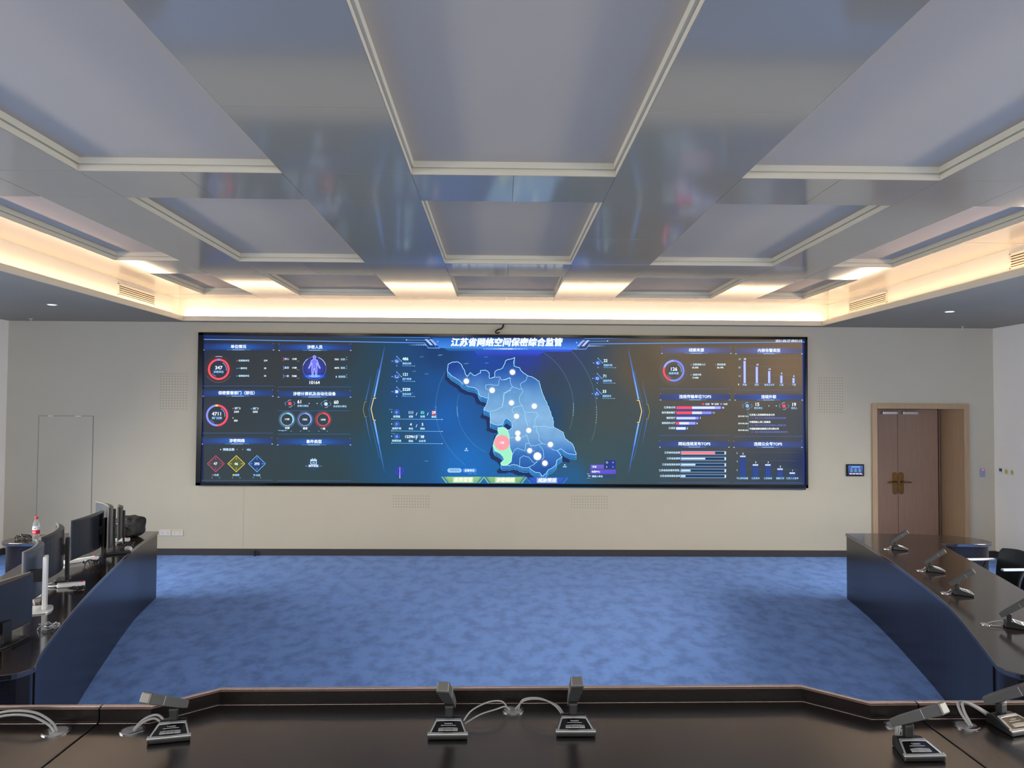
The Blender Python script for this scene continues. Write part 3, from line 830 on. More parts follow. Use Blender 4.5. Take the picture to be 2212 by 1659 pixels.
for (s_, x, y) in (('总数', 885, 900.5), ('在线', 910, 900.5), ('离线', 934, 901), ('单位', 885, 926.5), ('网站', 910, 926.5), ('网站', 885, 953), ('公众号', 909.5, 953)): tx.append((s_, x, y, 5, L(190, 230, 245)))
o = g.build('statistics_table'); T_(o, tx)

# compass
g = G(0.004)
g.disc(861.5, 1018, 10.5, L(30, 48, 150)); g.ring(861.5, 1018, 8, 8.8, L(80, 110, 220)); g.ring(861.5, 1018, 4.6, 5.2, L(80, 110, 220))
g.poly([(860.6, 1011), (862.4, 1011), (861.5, 1007)], RED); g.rect(860.9, 1010, 862.1, 1031, L(230, 220, 255)); g.disc(861.5, 1031.5, 1, WHT, n=6)
g.build('compass_dial')

# thin orbit arcs round the map
g = G(0.0015)
for (cx, cy, r, a0, a1) in ((1090, 880, 152, 215, 300), (1090, 880, 106, 205, 285), (1100, 890, 185, 30, 110), (1095, 880, 140, 20, 110)):
    k = 26
    for i in range(k):
        p = math.radians(a0 + (a1 - a0) * i / k); q = math.radians(a0 + (a1 - a0) * (i + 1) / k)
        A = (cx + r * math.sin(p), cy - r * math.cos(p)); B = (cx + r * math.sin(q), cy - r * math.cos(q))
        g.line([A, B], .9, mixc(BG(*A), L(130, 190, 230), .22))
    am = math.radians(265 if a0 > 180 else 92)
    for i in range(7):
        q = am + (i - 3) * 0.03
        g.disc(cx + r * math.sin(q), cy - r * math.cos(q), 1.5, mixc(BG(cx, cy), L(150, 210, 235), .55), n=4)
g.build('orbit_arc')

# province-shaped map
def Z2(p): return (760 + p[0] / 4.609, 700 + p[1] / 4.609)
def Z3(p): return (1080 + p[0] / 4.609, 700 + p[1] / 4.609)


west = [(945, 400), (990, 380), (1038, 378), (1075, 405), (1085, 435), (1105, 460), (1115, 500), (1130, 525), (1165, 485), (1188, 505), (1210, 515), (1262, 490), (1265, 465), (1310, 460), (1340, 475), (1352, 500), (1355, 545), (1400, 530), (1412, 470), (1450, 455), (1485, 440), (1510, 380), (1535, 352)]
east = [(92, 350), (130, 335), (120, 372), (122, 420), (150, 432), (180, 440), (186, 462), (215, 490), (255, 515), (320, 540), (370, 570), (384, 620), (400, 680), (425, 735), (450, 790), (470, 840), (488, 880), (500, 925), (515, 970), (518, 1030), (560, 1050), (612, 1080), (630, 1140), (655, 1160), (690, 1185), (720, 1230), (740, 1300)]
south = [(690, 1296), (650, 1285), (620, 1268), (585, 1242), (552, 1262), (575, 1290), (600, 1325), (570, 1345), (545, 1360), (540, 1400), (490, 1440), (455, 1460), (440, 1490), (400, 1515), (380, 1482), (340, 1477), (295, 1450), (270, 1425), (215, 1430), (180, 1422), (150, 1402), (110, 1400), (80, 1410), (0, 1405)]
sw = [(1465, 1385), (1500, 1350), (1490, 1320), (1460, 1290), (1420, 1270), (1400, 1245), (1388, 1215), (1400, 1170), (1420, 1120), (1450, 1090), (1435, 1060), (1440, 1032)]
notch = [(1500, 1030), (1538, 1062), (1560, 1050), (1580, 1025), (1578, 985), (1550, 955), (1520, 940), (1498, 962), (1480, 1005), (1435, 1012), (1400, 1000), (1365, 990), (1362, 930), (1360, 885), (1345, 872), (1300, 860), (1302, 836), (1330, 790), (1345, 740), (1270, 725), (1250, 700), (1240, 660), (1195, 635), (1140, 625), (1085, 598), (1050, 560), (990, 525), (940, 480), (935, 450)]
outline = [Z2(p) for p in west] + [Z3(p) for p in east] + [Z3(p) for p in south] + [Z2(p) for p in sw] + [Z2(p) for p in notch]
# a little coast-line jitter
def jag(P, amp, closed=True):
    out = []
    for i in range(len(P) if closed else len(P) - 1):
        a, b = P[i], P[(i + 1) % len(P)]
        out.append(a)
        d_ = math.hypot(b[0] - a[0], b[1] - a[1])
        if d_ > 5:
            for t_ in (0.33, 0.66): out.append((a[0] + (b[0] - a[0]) * t_ + random.uniform(-amp, amp), a[1] + (b[1] - a[1]) * t_ + random.uniform(-amp, amp)))
    if not closed: out.append(P[-1])
    return out


outline = jag(outline, 1.0)


def mapcol(x, y):
    t_ = (y - 770) / 260.0
    st = [(0, (10, 50, 130)), (.12, (24, 74, 156)), (.3, (90, 142, 194)), (.5, (122, 168, 208)), (.68, (106, 154, 202)), (.8, (46, 104, 176)), (1, (6, 66, 142))]
    for i in range(len(st) - 1):
        if st[i][0] <= t_ <= st[i + 1][0]:
            k = (t_ - st[i][0]) / (st[i + 1][0] - st[i][0]); c_ = [st[i][1][q] * (1 - k) + st[i + 1][1][q] * k for q in range(3)]; break
    else: c_ = st[0][1] if t_ < 0 else st[-1][1]
    n_ = noise.noise((x * .045, y * .05, 1.3)) * 9 + noise.noise((x * .25, y * .2, 4.3)) * 4
    if x < 1010 and y < 830: n_ -= 18 * (1010 - x) / 50
    return L(*[max(0, min(255, q + n_)) for q in c_])


def fill_poly(g, P, colf, step=7.0, d=None):
    """fill a polygon with a fine mesh so that its colour can vary over it"""
    bm = bmesh.new()
    vs = [bm.verts.new((p[0], p[1], 0)) for p in P]
    for tri in tessellate_polygon([[Vector((p[0], p[1], 0)) for p in P]]):
        try: bm.faces.new([vs[k] for k in tri])
        except ValueError: pass
    x0, x1 = min(p[0] for p in P), max(p[0] for p in P); y0, y1 = min(p[1] for p in P), max(p[1] for p in P)
    k = y0 + step
    while k < y1:
        bmesh.ops.bisect_plane(bm, geom=bm.verts[:] + bm.edges[:] + bm.faces[:], plane_co=(0, k, 0), plane_no=(0, 1, 0)); k += step
    k = x0 + step
    while k < x1:
        bmesh.ops.bisect_plane(bm, geom=bm.verts[:] + bm.edges[:] + bm.faces[:], plane_co=(k, 0, 0), plane_no=(1, 0, 0)); k += step
    for f in bm.faces:
        q = [(v.co.x, v.co.y) for v in f.verts]
        for i in range(1, len(q) - 1): g.poly([q[0], q[i], q[i + 1]], [colf(*q[0]), colf(*q[i]), colf(*q[i + 1])], d)
    bm.free()


g = G(0.002)
g.poly([(x - 9 + 0.03 * (1092 - x), y + 17) for x, y in outline], L(4, 34, 84), 0.0015)          # dark drop shape drawn under the map
for k, (dy, c_) in enumerate(((10, L(4, 60, 130)), (6.6, L(8, 74, 150)), (3.3, L(8, 70, 150)))):
    sh = [(x, y + dy) for x, y in outline]
    g.poly(sh, c_, 0.002 + k * .0004)
    g.line(sh, 0.9, L(70, 170, 230), 0.0022 + k * .0004, closed=True)
fill_poly(g, outline, mapcol, 7.0, 0.0036)
pmap = g.build('province_map')
g = G(0.0046)
g.line(outline, 1.7, L(40, 120, 200), 0.0042, closed=True)
g.line(outline, 0.85, L(190, 240, 255), closed=True)
B2 = [[(1355, 545), (1400, 530), (1455, 528), (1470, 555), (1500, 560), (1560, 540), (1567, 545)], [(1455, 545), (1440, 610), (1400, 612), (1370, 605), (1315, 610), (1320, 650), (1350, 665), (1340, 740)], [(1567, 660), (1505, 690), (1490, 780), (1480, 830), (1420, 858), (1360, 870)]]
B3 = [[(0, 560), (50, 548), (80, 535), (85, 580), (105, 630), (150, 640), (180, 655), (200, 645), (212, 675), (180, 720), (175, 770), (200, 810), (215, 850), (230, 880), (300, 878), (345, 882), (360, 910), (330, 960), (330, 1000), (315, 1030), (345, 1015), (380, 1025), (430, 1020), (470, 1035), (515, 1030)],
      [(255, 515), (240, 565), (185, 600), (195, 645)], [(105, 630), (75, 665), (20, 690), (15, 770), (5, 830)], [(200, 815), (120, 830), (100, 860), (120, 890), (145, 910), (150, 950), (110, 975)], [(230, 885), (240, 950), (260, 1010), (250, 1050), (270, 1090)],
      [(75, 1130), (130, 1130), (200, 1130), (250, 1105), (262, 1150), (275, 1190), (290, 1210), (330, 1215), (370, 1200), (405, 1190), (440, 1200), (480, 1195), (500, 1250), (550, 1262)], [(345, 1015), (350, 1080), (370, 1100), (368, 1160), (405, 1190)],
      [(105, 1300), (130, 1250), (160, 1235), (230, 1265), (240, 1190), (275, 1190)], [(180, 1415), (180, 1340), (215, 1310), (270, 1325), (305, 1370), (330, 1385), (385, 1350), (420, 1330), (415, 1265), (375, 1210)], [(290, 1212), (290, 1250), (325, 1260), (310, 1300), (330, 1340)], [(270, 1425), (320, 1400), (360, 1360), (415, 1345)]]
for q in B2: g.line(jag([Z2(p) for p in q], .7, False), 0.75, L(160, 220, 250))
for q in B3: g.line(jag([Z3(p) for p in q], .7, False), 0.75, L(160, 220, 250))
g.build('map_border', pmap)
g = G(0.0052)
green = [Z2(p) for p in [(1440, 1035), (1485, 1032), (1530, 1058), (1548, 1105), (1555, 1230), (1580, 1290), (1570, 1370), (1535, 1400), (1475, 1405), (1465, 1385), (1500, 1350), (1490, 1320), (1460, 1290), (1420, 1270), (1400, 1245), (1388, 1215), (1400, 1170), (1420, 1120), (1450, 1090), (1435, 1060)]]
g.poly(green, L(150, 226, 188)); g.line(green, 1.0, L(190, 250, 215), closed=True)
g.disc(*Z2((1478, 1182)), 16.5, L(238, 150, 160), 0.0058, n=32)
hot = g.build('map_highlight', pmap)
T_(hot, [('126', Z2((1478, 1182))[0], Z2((1478, 1182))[1], 6.5, WHT)])
g = G(0.0056)
for (p, r, z) in (((1124, 572), 5.8, 2), ((1380, 662), 5.8, 2), ((107, 482), 5.8, 3), ((97, 787), 5.4, 3), ((324, 820), 5.6, 3), ((147, 920), 5.4, 3), ((269, 1060), 5.4, 3), ((160, 1088), 5.6, 3), ((162, 1138), 5.6, 3), ((484, 1200), 5.6, 3), ((278, 1260), 5.4, 3), ((355, 1316), 8.4, 3), ((429, 1385), 5.8, 3)):
    q = Z2(p) if z == 2 else Z3(p)
    g.disc(q[0], q[1], r + 3.4, mixc(mapcol(*q), (1, 1, 1), .35), 0.005, edge=mapcol(*q)); g.disc(q[0], q[1], r, L(238, 242, 246))
g.build('map_marker', pmap)
g = G(0.003)
for i in range(46):
    a = random.uniform(0, 2 * PI); r = random.uniform(120, 225)
    x, y = 1010 + r * math.cos(a) * .9, 890 + r * math.sin(a) * .62
    if 838 < x < 1260 and 765 < y < 1025 and not (955 < x < 1245 and 790 < y < 1020):
        g.hrect(x - 4, y - .8, x + 4, y + .8, mixc(BG(x, y), L(110, 190, 220), .35), mixc(BG(x, y), L(110, 190, 220), .3))
for (x, y) in ((1004, 971), (1216, 1006)): g.disc(x, y - 2, 1.4, WHT, n=6); g.rect(x - 4, y + .5, x + 4, y + 3.5, L(120, 180, 220))
g.build('place_name_mark')

# buttons under the map
def bar_button(x0, x1, y0, y1, ca, cb, tc_, s_, edge):
    g = G(0.006)
    g.poly([(x0 + 8, y0), (x1 - 8, y0), (x1 - 18, y1), (x0 + 18, y1)], [ca, ca, cb, cb])
    for f in (0, 1):
        for k in (0, 6):
            X = (lambda q: x0 + q) if f == 0 else (lambda q: x1 - q)
            g.poly([(X(k - 2), y0), (X(k + 1.5), y0), (X(k + 12), y1), (X(k + 8.5), y1)], edge if k == 0 else cb)
    g.rect((x0 + x1) / 2 - 22, y0 + 1, (x0 + x1) / 2 + 22, y1 - 1, mixc(ca, (1, 1, .8), .25), d=0.0065)
    o = g.build('menu_button')
    T_(o, [(s_, (x0 + x1) / 2, (y0 + y1) / 2, 10, tc_, 'CENTER', .15)])


bar_button(952, 1042, 1029.5, 1043, L(140, 190, 120), L(110, 165, 120), L(245, 250, 225), '态势监管', L(120, 180, 130))
bar_button(1042, 1133, 1030, 1043.5, L(130, 182, 110), L(104, 160, 120), L(245, 250, 225), '涉密网络', L(120, 180, 130))
bar_button(1133, 1222, 1031, 1044, L(30, 90, 190), L(30, 80, 180), L(225, 240, 252), '威胁情报', L(50, 100, 200))
g = G(0.006)
for (x0, x1, c_) in ((963.5, 994, L(150, 196, 235)), (996, 1026.5, L(60, 130, 220))):
    n = 8; r = 4.6
    pts = []
    for (cx, a) in ((x1 - r, -90), (x0 + r, 90)):
        pts += [(cx + r * math.cos(math.radians(a + 180 * i / n)), 1016 + r * math.sin(math.radians(a + 180 * i / n))) for i in range(n + 1)]
    g.poly(pts, c_)
o = g.build('toggle_button'); T_(o, [('风险单位', 979, 1016, 5.4, L(90, 140, 190)), ('监管单位', 1011, 1016.4, 5.4, WHT)])
g = G(0.005)
g.rect(1271.5, 1004, 1300, 1013, L(104, 90, 205), L(92, 80, 190)); g.rect(1271.5, 1014.5, 1326, 1023.5, L(92, 74, 200), L(84, 70, 190))
g.rect(1302, 994, 1313.5, 1012.5, L(22, 44, 120)); g.rect(1313.5, 994, 1326, 1012.5, L(24, 48, 130))
g.rect(1264, 1025, 1326, 1033, L(30, 64, 100))
g.ring(1307, 999, 1.6, 2.4, WHT, n=10); g.rect(1318, 998.5, 1322, 999.5, WHT); g.rect(1319.5, 997, 1320.5, 1001, WHT); g.poly([(1305.5, 1007), (1308.5, 1008.6), (1305.5, 1010.4)], WHT); g.rect(1318.5, 1008.2, 1321.5, 1009, WHT)
g.rect(1264, 1023, 1269, 1024, PALE); g.rect(1264, 1032, 1272, 1033, PALE)
o = g.build('map_control_panel'); T_(o, [('所有', 1280, 1008.6, 4.6, WHT), ('处置中心', 1283, 1019, 4.6, WHT), ('>>', 1269, 1028, 5, WHT), ('请插入单位', 1286, 1029, 4.8, L(190, 225, 245))])

# right-hand charts
g = G(0.004)
for i, (x, top, v_) in enumerate(((1606.5, 780.5, 26), (1633, 793.5, 19), (1660, 802.5, 14), (1686.5, 812, 9), (1713, 817.5, 6))):
    g.hrect(x - 4.6, top - 1, x, 829, BG(x, top), L(74, 84, 190), d=0.003); g.hrect(x, top - 1, x + 4.6, 829, L(74, 84, 190), BG(x, top), d=0.003)
    g.rect(x - 2.3, top, x + 2.3, 828.5, L(176, 190, 255))
for y in (774, 792, 810, 829): g.line([(1597, y), (1727, y + 1)], .5, mixc(BG(1650, y), L(110, 120, 150), .5), 0.0025)
o = g.build('bar_chart')
T_(o, [('26', 1607, 776.5, 5, WHT), ('19', 1634, 789, 5, WHT), ('14', 1660.5, 798.5, 5, WHT), ('9', 1687, 808, 5, WHT), ('6', 1713.5, 813.5, 5, WHT), ('30', 1595.5, 777, 4.8, PALE), ('20', 1595, 795, 4.8, PALE), ('10', 1595, 813.5, 4.8, PALE), ('0', 1593, 831.5, 4.8, WHT),
       ('传输', 1606, 832.5, 4.6, PALE), ('网页', 1632.5, 832.5, 4.6, PALE), ('微信公众号', 1660, 832.5, 4.4, PALE), ('上报', 1686, 832.5, 4.6, PALE), ('下载', 1713, 832.5, 4.6, PALE)])
g = G(0.004); tx = []
for (y, lab, segs, v_) in ((881.5, '江苏省公司', [(1458, 1492, RED), (1492, 1541, L(205, 220, 250)), (1541, 1554, L(160, 170, 240))], '16'), (892.5, '省交通运输厅', [(1457.5, 1492, RED), (1492, 1513, L(205, 220, 250)), (1513, 1534, L(130, 140, 225))], '11'), (904, '省财政厅', [(1457.5, 1499, L(190, 205, 245)), (1499, 1506, L(130, 140, 225))], '7'), (915, '省政府办公厅', [(1457, 1464, RED), (1464, 1485, L(205, 220, 250)), (1485, 1499, L(150, 160, 235))], '6'), (926, '江苏区', [(1457, 1478, L(215, 232, 250))], '3')):
    e = segs[-1][1]
    g.rect(1456, y - 5, e + 2, y + 5.5, L(60, 62, 150) if v_ not in '116' else L(96, 62, 110), L(30, 64, 140), d=0.003)
    for (a, b, c_) in segs: g.rect(a, y - 2.8, b, y + 2.6, c_)
    tx += [(lab, 1455.5, y - .4, 5, L(200, 230, 250), 'RIGHT'), (v_, e + 2, y, 5.2, WHT, 'LEFT')]
for (x, c_, s_) in ((1516, RED, '机密'), (1536, L(200, 220, 250), '秘密'), (1555, LIL, '内部')):
    g.poly([(x - 3.4, 872), (x + 3.4, 872), (x, 876)], c_); tx.append((s_, x + 4.5, 874, 4.6, L(200, 225, 245), 'LEFT'))
o = g.build('stacked_bar_chart'); T_(o, tx)
g = G(0.004)
hexicon(g, 1612, 877.5, L(120, 190, 230)); hexicon(g, 1692, 878, RED)
for x in (1659, 1675): g.disc(x, 877.5, 1.1, WHT, n=6)
g.line([(1613.5, 890), (1613, 934)], .7, L(60, 170, 190))
tx = [('15', 1633, 874.5, 10.2, WHT), ('责任单位', 1635.5, 882.6, 4.6, PALE), ('19', 1713, 875, 10.2, WHT), ('责任人', 1714, 882.8, 4.6, PALE)]
for (y, d_, a, b) in ((897, '2019-07-12', '江苏省人民检察院信息公司', '（一）相关工作人员经查明违规外联信息系统'), (912.5, '2019-06-20', '中国铁路上海二局集团', '（二）相关工作人员存在违规接入互联网记录'), (927, '2019-05-22', '中国能源建设集团江苏分院公司', '（三）相关计算机终端设备未按照规定要求进行')):
    tx += [(d_, 1611, y + 3, 4.2, WHT, 'RIGHT'), (a, 1616, y, 4.6, WHT, 'LEFT'), (b, 1616, y + 7, 4.0, L(96, 108, 190), 'LEFT')]; g.disc(1613.3, y + 3, 1.2, WHT, n=6)
o = g.build('violation_list'); T_(o, tx)
g = G(0.004); tx = []
for (y, lab, e, c_) in ((978.5, '江苏省科技监管', 1541.5, L(245, 120, 135)), (991, '江苏省监测网', 1520, L(200, 222, 250)), (1004, '江苏省监测信息网', 1498.5, L(200, 222, 250)), (1016.5, '江苏省政府服务管理..', 1488, L(200, 222, 250)), (1028.5, '江苏自然资源信息网', 1477, L(200, 222, 250))):
    x0 = 1467.5 - (y - 978) * .02
    q = [(x0, y - 3.4), (1565, y - 3), (1564.6, y + 3.4), (x0, y + 3.2)]
    g.poly(q, L(14, 44, 84), 0.003); g.line(q, .8, L(130, 190, 245), 0.005, closed=True)
    g.rect(x0 + 1, y - 2 if e < 1530 else y - 2.8, e, y + 1.6 if e < 1530 else y + 2.8, c_); g.rect(1562, y - 3, 1564.5, y + 3, L(220, 235, 255))
    tx.append((lab, 1465.5, y - .3, 4.9, L(190, 225, 250), 'RIGHT'))
o = g.build('progress_bar_chart'); T_(o, tx)
g = G(0.004); tx = []
for (x, y, v_, lab) in ((1602, 986, '5', '江苏科技圈'), (1629.5, 1004.5, '3', '江苏发布'), (1656.5, 1004.5, '3', '江苏经典'), (1683, 1013.5, '2', '健康江苏'), (1709.5, 1022, '1', '江苏人大宣传')):
    g.rect(x - 6.4, y - 1.6, x + 5.6, y + 1.6, L(190, 205, 250)); g.rect(x - 6.4, y + 2.5, x + 5.6, 1030, L(28, 58, 124), L(26, 62, 140))
    tx += [(v_, x, y - 5.5, 5, WHT), (lab, x - .5, 1033.3, 4.5, PALE)]
for (y, s_) in ((979, '6'), (997, '4'), (1015.5, '2'), (1032.5, '0')): tx.append((s_, 1589, y, 4.8, PALE))
for y in (977, 995, 1013.5, 1030.5): g.line([(1594, y), (1722, y + 1)], .5, mixc(BG(1650, y), L(80, 100, 130), .5), 0.0025)
o = g.build('column_chart'); T_(o, tx)
flush_texts()

# ------------------------------------------------------------------ fittings on walls and ceiling
def vent(x, y0, y1, side, label):
    """side +1: mounted on the left tray wall facing +X, -1: on the right wall facing -X"""
    root = empty('air_vent', (x, (y0 + y1) / 2, 3.48))
    tag(root, label, 'air vent', 'slotted air vents above the cove')
    h = (y1 - y0) / 2; H = 0.145
    X = lambda a: side * a
    m = MB()
    for (a0, b0, a1, b1) in ((-h, 0, h, 0.014), (-h, H - 0.014, h, H), (-h, 0, -h + 0.02, H), (h - 0.02, 0, h, H)):
        m.box(min(X(0), X(0.012)), a0, b0, max(X(0), X(0.012)), a1, b1)
    m.build('vent_frame', M_slat, root, bevel=0.002)
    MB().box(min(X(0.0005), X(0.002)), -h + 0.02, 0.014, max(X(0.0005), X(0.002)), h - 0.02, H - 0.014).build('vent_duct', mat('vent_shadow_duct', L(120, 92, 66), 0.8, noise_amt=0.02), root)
    m = MB()
    for i in range(5):
        z = 0.022 + i * 0.0245
        m.box(min(X(0.002), X(0.011)), -h + 0.02, z, max(X(0.002), X(0.011)), h - 0.02, z + 0.012)
    m.build('vent_louvers', M_slat, root)


vent(TX0, 9.32, 10.31, 1, 'slotted air vent on the left side of the tray ceiling')
vent(TX1, 9.41, 10.45, -1, 'slotted air vent on the right side of the tray ceiling near the back wall')
vent(TX1, 6.08, 7.12, -1, 'slotted air vent high at the right edge, cut by the frame')
vent(TX0, 5.99, 6.98, 1, 'slotted air vent on the left tray wall, nearer and outside the frame') if False else None


def downlight(x, y, label):
    root = empty('downlight', (x, y, SOF))
    tag(root, label, 'ceiling light', 'recessed downlights in the soffit')
    MB().lathe([(0.062, -0.004), (0.062, 0.0), (0.045, 0.0), (0.045, -0.004)], 28, closed=True).build('trim_ring', M_white_pl, root, smooth=True)
    MB().lathe([(0.0, -0.0015), (0.046, -0.0015), (0.046, -0.001), (0.0, -0.001)], 28).build('lamp_lens', M_lamp, root)
    l = bpy.data.lights.new('downlight_beam', 'SPOT'); l.energy = 16; l.spot_size = 1.5; l.spot_blend = 0.6; l.shadow_soft_size = 0.045
    o = bpy.data.objects.new('downlight_beam', l); o.location = (x, y, SOF - 0.012); COL.objects.link(o)


downlight(-5.413, 9.358, 'lit round downlight in the left soffit')
downlight(5.529, 9.314, 'lit round downlight in the right soffit')


def sprinkler(x, y, label):
    root = empty('sprinkler', (x, y, SOF))
    tag(root, label, 'sprinkler', 'small pendant sprinklers in the soffit')
    MB().lathe([(0.0, 0), (0.035, 0), (0.033, -0.006), (0.0, -0.008)], 16).build('escutcheon', M_silver, root, smooth=True)
    MB().lathe([(0.008, -0.006), (0.008, -0.03), (0.004, -0.032), (0.004, -0.045), (0.016, -0.046), (0.016, -0.048), (0.0, -0.049)], 12).build('sprinkler_head', M_silver, root, smooth=True)


sprinkler(-6.597, 10.9, 'small sprinkler head in the left soffit close to the back wall')
sprinkler(6.685, 10.95, 'small sprinkler head in the right soffit close to the back wall')

hook = MB().tube(catmull([(0.062, 11.198, 3.36), (0.055, 11.18, 3.33), (0.03, 11.17, 3.295), (-0.01, 11.165, 3.285), (-0.045, 11.16, 3.262), (-0.05, 11.16, 3.238), (-0.025, 11.16, 3.23), (0.005, 11.16, 3.243)], 5), 0.011, 8).build('loose_cable', M_cable_blk, smooth=True)
tag(hook, 'short black cable curling out above the video wall', 'cable')


def plate(name, label, cat, y_or_x, face):
    pass


# double socket plate low on the back wall, left
root = empty('wall_socket', (-4.697, YB, 0.27)); tag(root, 'white double socket plate low on the back wall, right of the black bag', 'socket')
for s_ in (-1, 1):
    f_ = MB().box(s_ * 0.086 - 0.083, -0.011, 0.006, s_ * 0.086 + 0.083, 0, 0.094).build('socket_plate', mat('cream_socket_plastic', L(214, 207, 196), 0.4, noise_amt=0.02), root, bevel=0.004)
    m = MB()
    for k in (-1, 1):
        m.box(s_ * 0.086 + k * 0.04 - 0.004, -0.0118, 0.05, s_ * 0.086 + k * 0.04 + 0.004, -0.011, 0.062)
        m.box(s_ * 0.086 + k * 0.04 - 0.012, -0.0118, 0.032, s_ * 0.086 + k * 0.04 - 0.008, -0.011, 0.042)
        m.box(s_ * 0.086 + k * 0.04 + 0.008, -0.0118, 0.032, s_ * 0.086 + k * 0.04 + 0.012, -0.011, 0.042)
    m.build('socket_slots', mat('grey_socket_slot', L(140, 135, 126), 0.6, noise_amt=0.02), f_)
MB().box(0.01, -0.0128, 0.082, 0.16, -0.0112, 0.09).build('tape_strip', M_yellow, root)

stop = MB().lathe([(0.0, 0.0), (0.016, 0.0), (0.014, 0.045), (0.018, 0.05), (0.018, 0.075), (0.0, 0.08)], 14).build('floor_stopper', M_black, smooth=True, loc=(-3.48, YB - 0.06, 0.0))
tag(stop, 'small black stopper standing at the baseboard left of centre', 'stopper')

# control touch panel by the door
root = empty('touch_panel', (5.2185, YB, 1.176)); tag(root, 'black wall touch panel with a lit blue menu beside the double door', 'control panel')
MB().box(-0.13, -0.028, 0, 0.13, 0, 0.175).build('panel_case', M_gloss_black, root, bevel=0.008)


class GP(G):
    def __init__(s): s.v = []; s.f = []; s.c = []; s.d = 0
    def poly(s, pts, col, d=None):
        o = len(s.v); s.v += [(p[0], -0.0285 - (d or 0), p[1]) for p in pts]
        s.f.append([o + k for k in range(len(pts))]); s.c.append(col if isinstance(col, list) else [col] * len(pts)); return s


g = GP(); g.rect(-0.107, 0.157, 0.107, 0.022, L(62, 96, 175), L(44, 44, 72))
scr = g.build('touch_screen', root)
g = GP()
g.rect(-0.062, 0.142, 0.066, 0.128, L(105, 180, 220), d=0.0005)
for x in (-0.06, 0.0, 0.06):
    g.rect(x - 0.01, 0.113, x + 0.01, 0.103, L(150, 150, 185), d=0.0005)
    g.rect(x - 0.017, 0.094, x + 0.017, 0.084, L(110, 175, 215), d=0.0005); g.rect(x - 0.017, 0.073, x + 0.017, 0.063, L(120, 160, 215), d=0.0005)
for i in range(4): g.rect(-0.09 + i * 0.047, 0.044, -0.052 + i * 0.047, 0.028, L(220, 210, 225), d=0.0005)
g.rect(0.092, 0.03, 0.104, 0.02, L(180, 185, 215), d=0.0005)
g.build('menu_icons', scr)

root = empty('card_reader', (7.105, YB, 1.17)); tag(root, 'slim grey card reader with a red light right of the double door', 'card reader')
MB().box(-0.034, -0.022, 0, 0.034, 0, 0.122).build('reader_case', mat('reader_plastic', L(150, 152, 182), 0.3, noise_amt=0.03), root, bevel=0.006)
MB().box(-0.012, -0.0235, 0.1, 0.012, -0.0215, 0.112).build('reader_light', mat('red_led', (1, .1, .12, 1), 0.4, emit=(1, .12, .15, 1), emit_s=1.2, noise_amt=0.01), root)

root = empty('thermostat', (XR, 11.045, 1.235)); tag(root, 'white thermostat with a dark display on the right wall', 'thermostat')
MB().box(-0.012, -0.045, 0, 0, 0.045, 0.088).build('thermostat_case', M_white_pl, root, bevel=0.004)
MB().box(-0.0132, -0.032, 0.032, -0.0118, 0.034, 0.074).build('thermostat_display', mat('grey_display', L(70, 78, 86), 0.2, noise_amt=0.02), root)
for y, lab in ((10.922, 'white switch with a yellow sticker beside the thermostat'), (10.797, 'white switch with a yellow sticker farthest from the thermostat')):
    root = empty('wall_switch', (XR, y, 1.228)); tag(root, lab, 'switch', 'stickered switches on the right wall')
    MB().box(-0.011, -0.045, 0, 0, 0.045, 0.09).build('switch_plate', M_white_pl, root, bevel=0.004)
    MB().prism([(0.03 * math.cos(k * PI / 6), 0.045 + 0.032 * math.sin(k * PI / 6)) for k in range(12)], 0.0112, 0.0122, Matrix(((0, 0, -1, 0), (1, 0, 0, 0), (0, 1, 0, 0), (0, 0, 0, 1)))).build('sticker', M_yellow, root)

# ------------------------------------------------------------------ curved side desks
def smooth_line(P, k=6): return [(p[0], p[1]) for p in catmull([(a, b, 0) for a, b in P], k)]


def side_desk(name, label, inner, outer, wing, near):
    """inner: carpet-side edge far->near; near: the rounded near end; outer: user-side edge near->far; wing: round return at the far end"""
    ox, oy = inner[0]
    loc = lambda P: [(a - ox, b - oy) for a, b in P]
    root = empty(name, (ox, oy, 0))
    tag(root, label, 'desk', 'curved dark desks flanking the carpet')
    I, O, Wg, Nn = smooth_line(loc(inner)), smooth_line(loc(outer)), smooth_line(loc(wing)), smooth_line(loc(near), 4)
    top = I + Nn[1:-1] + O + Wg[1:-1]
    MB().prism(top, 0.708, 0.74).build('desktop', M_wood_top, root, bevel=0.004)
    sg = 1 if ox > 0 else -1
    def off(P, d):
        out = []
        for i, p in enumerate(P):
            a, b = P[max(0, i - 1)], P[min(len(P) - 1, i + 1)]
            tx, ty = b[0] - a[0], b[1] - a[1]; l_ = math.hypot(tx, ty)
            out.append((p[0] - sg * ty / l_ * d, p[1] + sg * tx / l_ * d))
        return out
    a, b = off(I, 0.012), off(I, 0.045)
    wall = lambda a, b: [[(p[0], p[1], 0.0), (q[0], q[1], 0.0), (q[0], q[1], 0.708), (p[0], p[1], 0.708)] for p, q in zip(a, b)]
    MB().loft(wall(a, b)).build('front_panel', M_wood_dark, root)
    a, b = off(Nn, 0.02), off(Nn, 0.05)
    MB().loft(wall(a, b)).build('end_panel', M_wood_dark, root)
    # pedestal under the round wing
    cx = sum(p[0] for p in Wg) / len(Wg); cy = sum(p[1] for p in Wg) / len(Wg)
    ped = [(cx + (p[0] - cx) * 0.93, cy + (p[1] - cy) * 0.9) for p in Wg]
    MB().prism(ped, 0.0, 0.708).build('wing_pedestal', M_wood_dark, root)
    return root


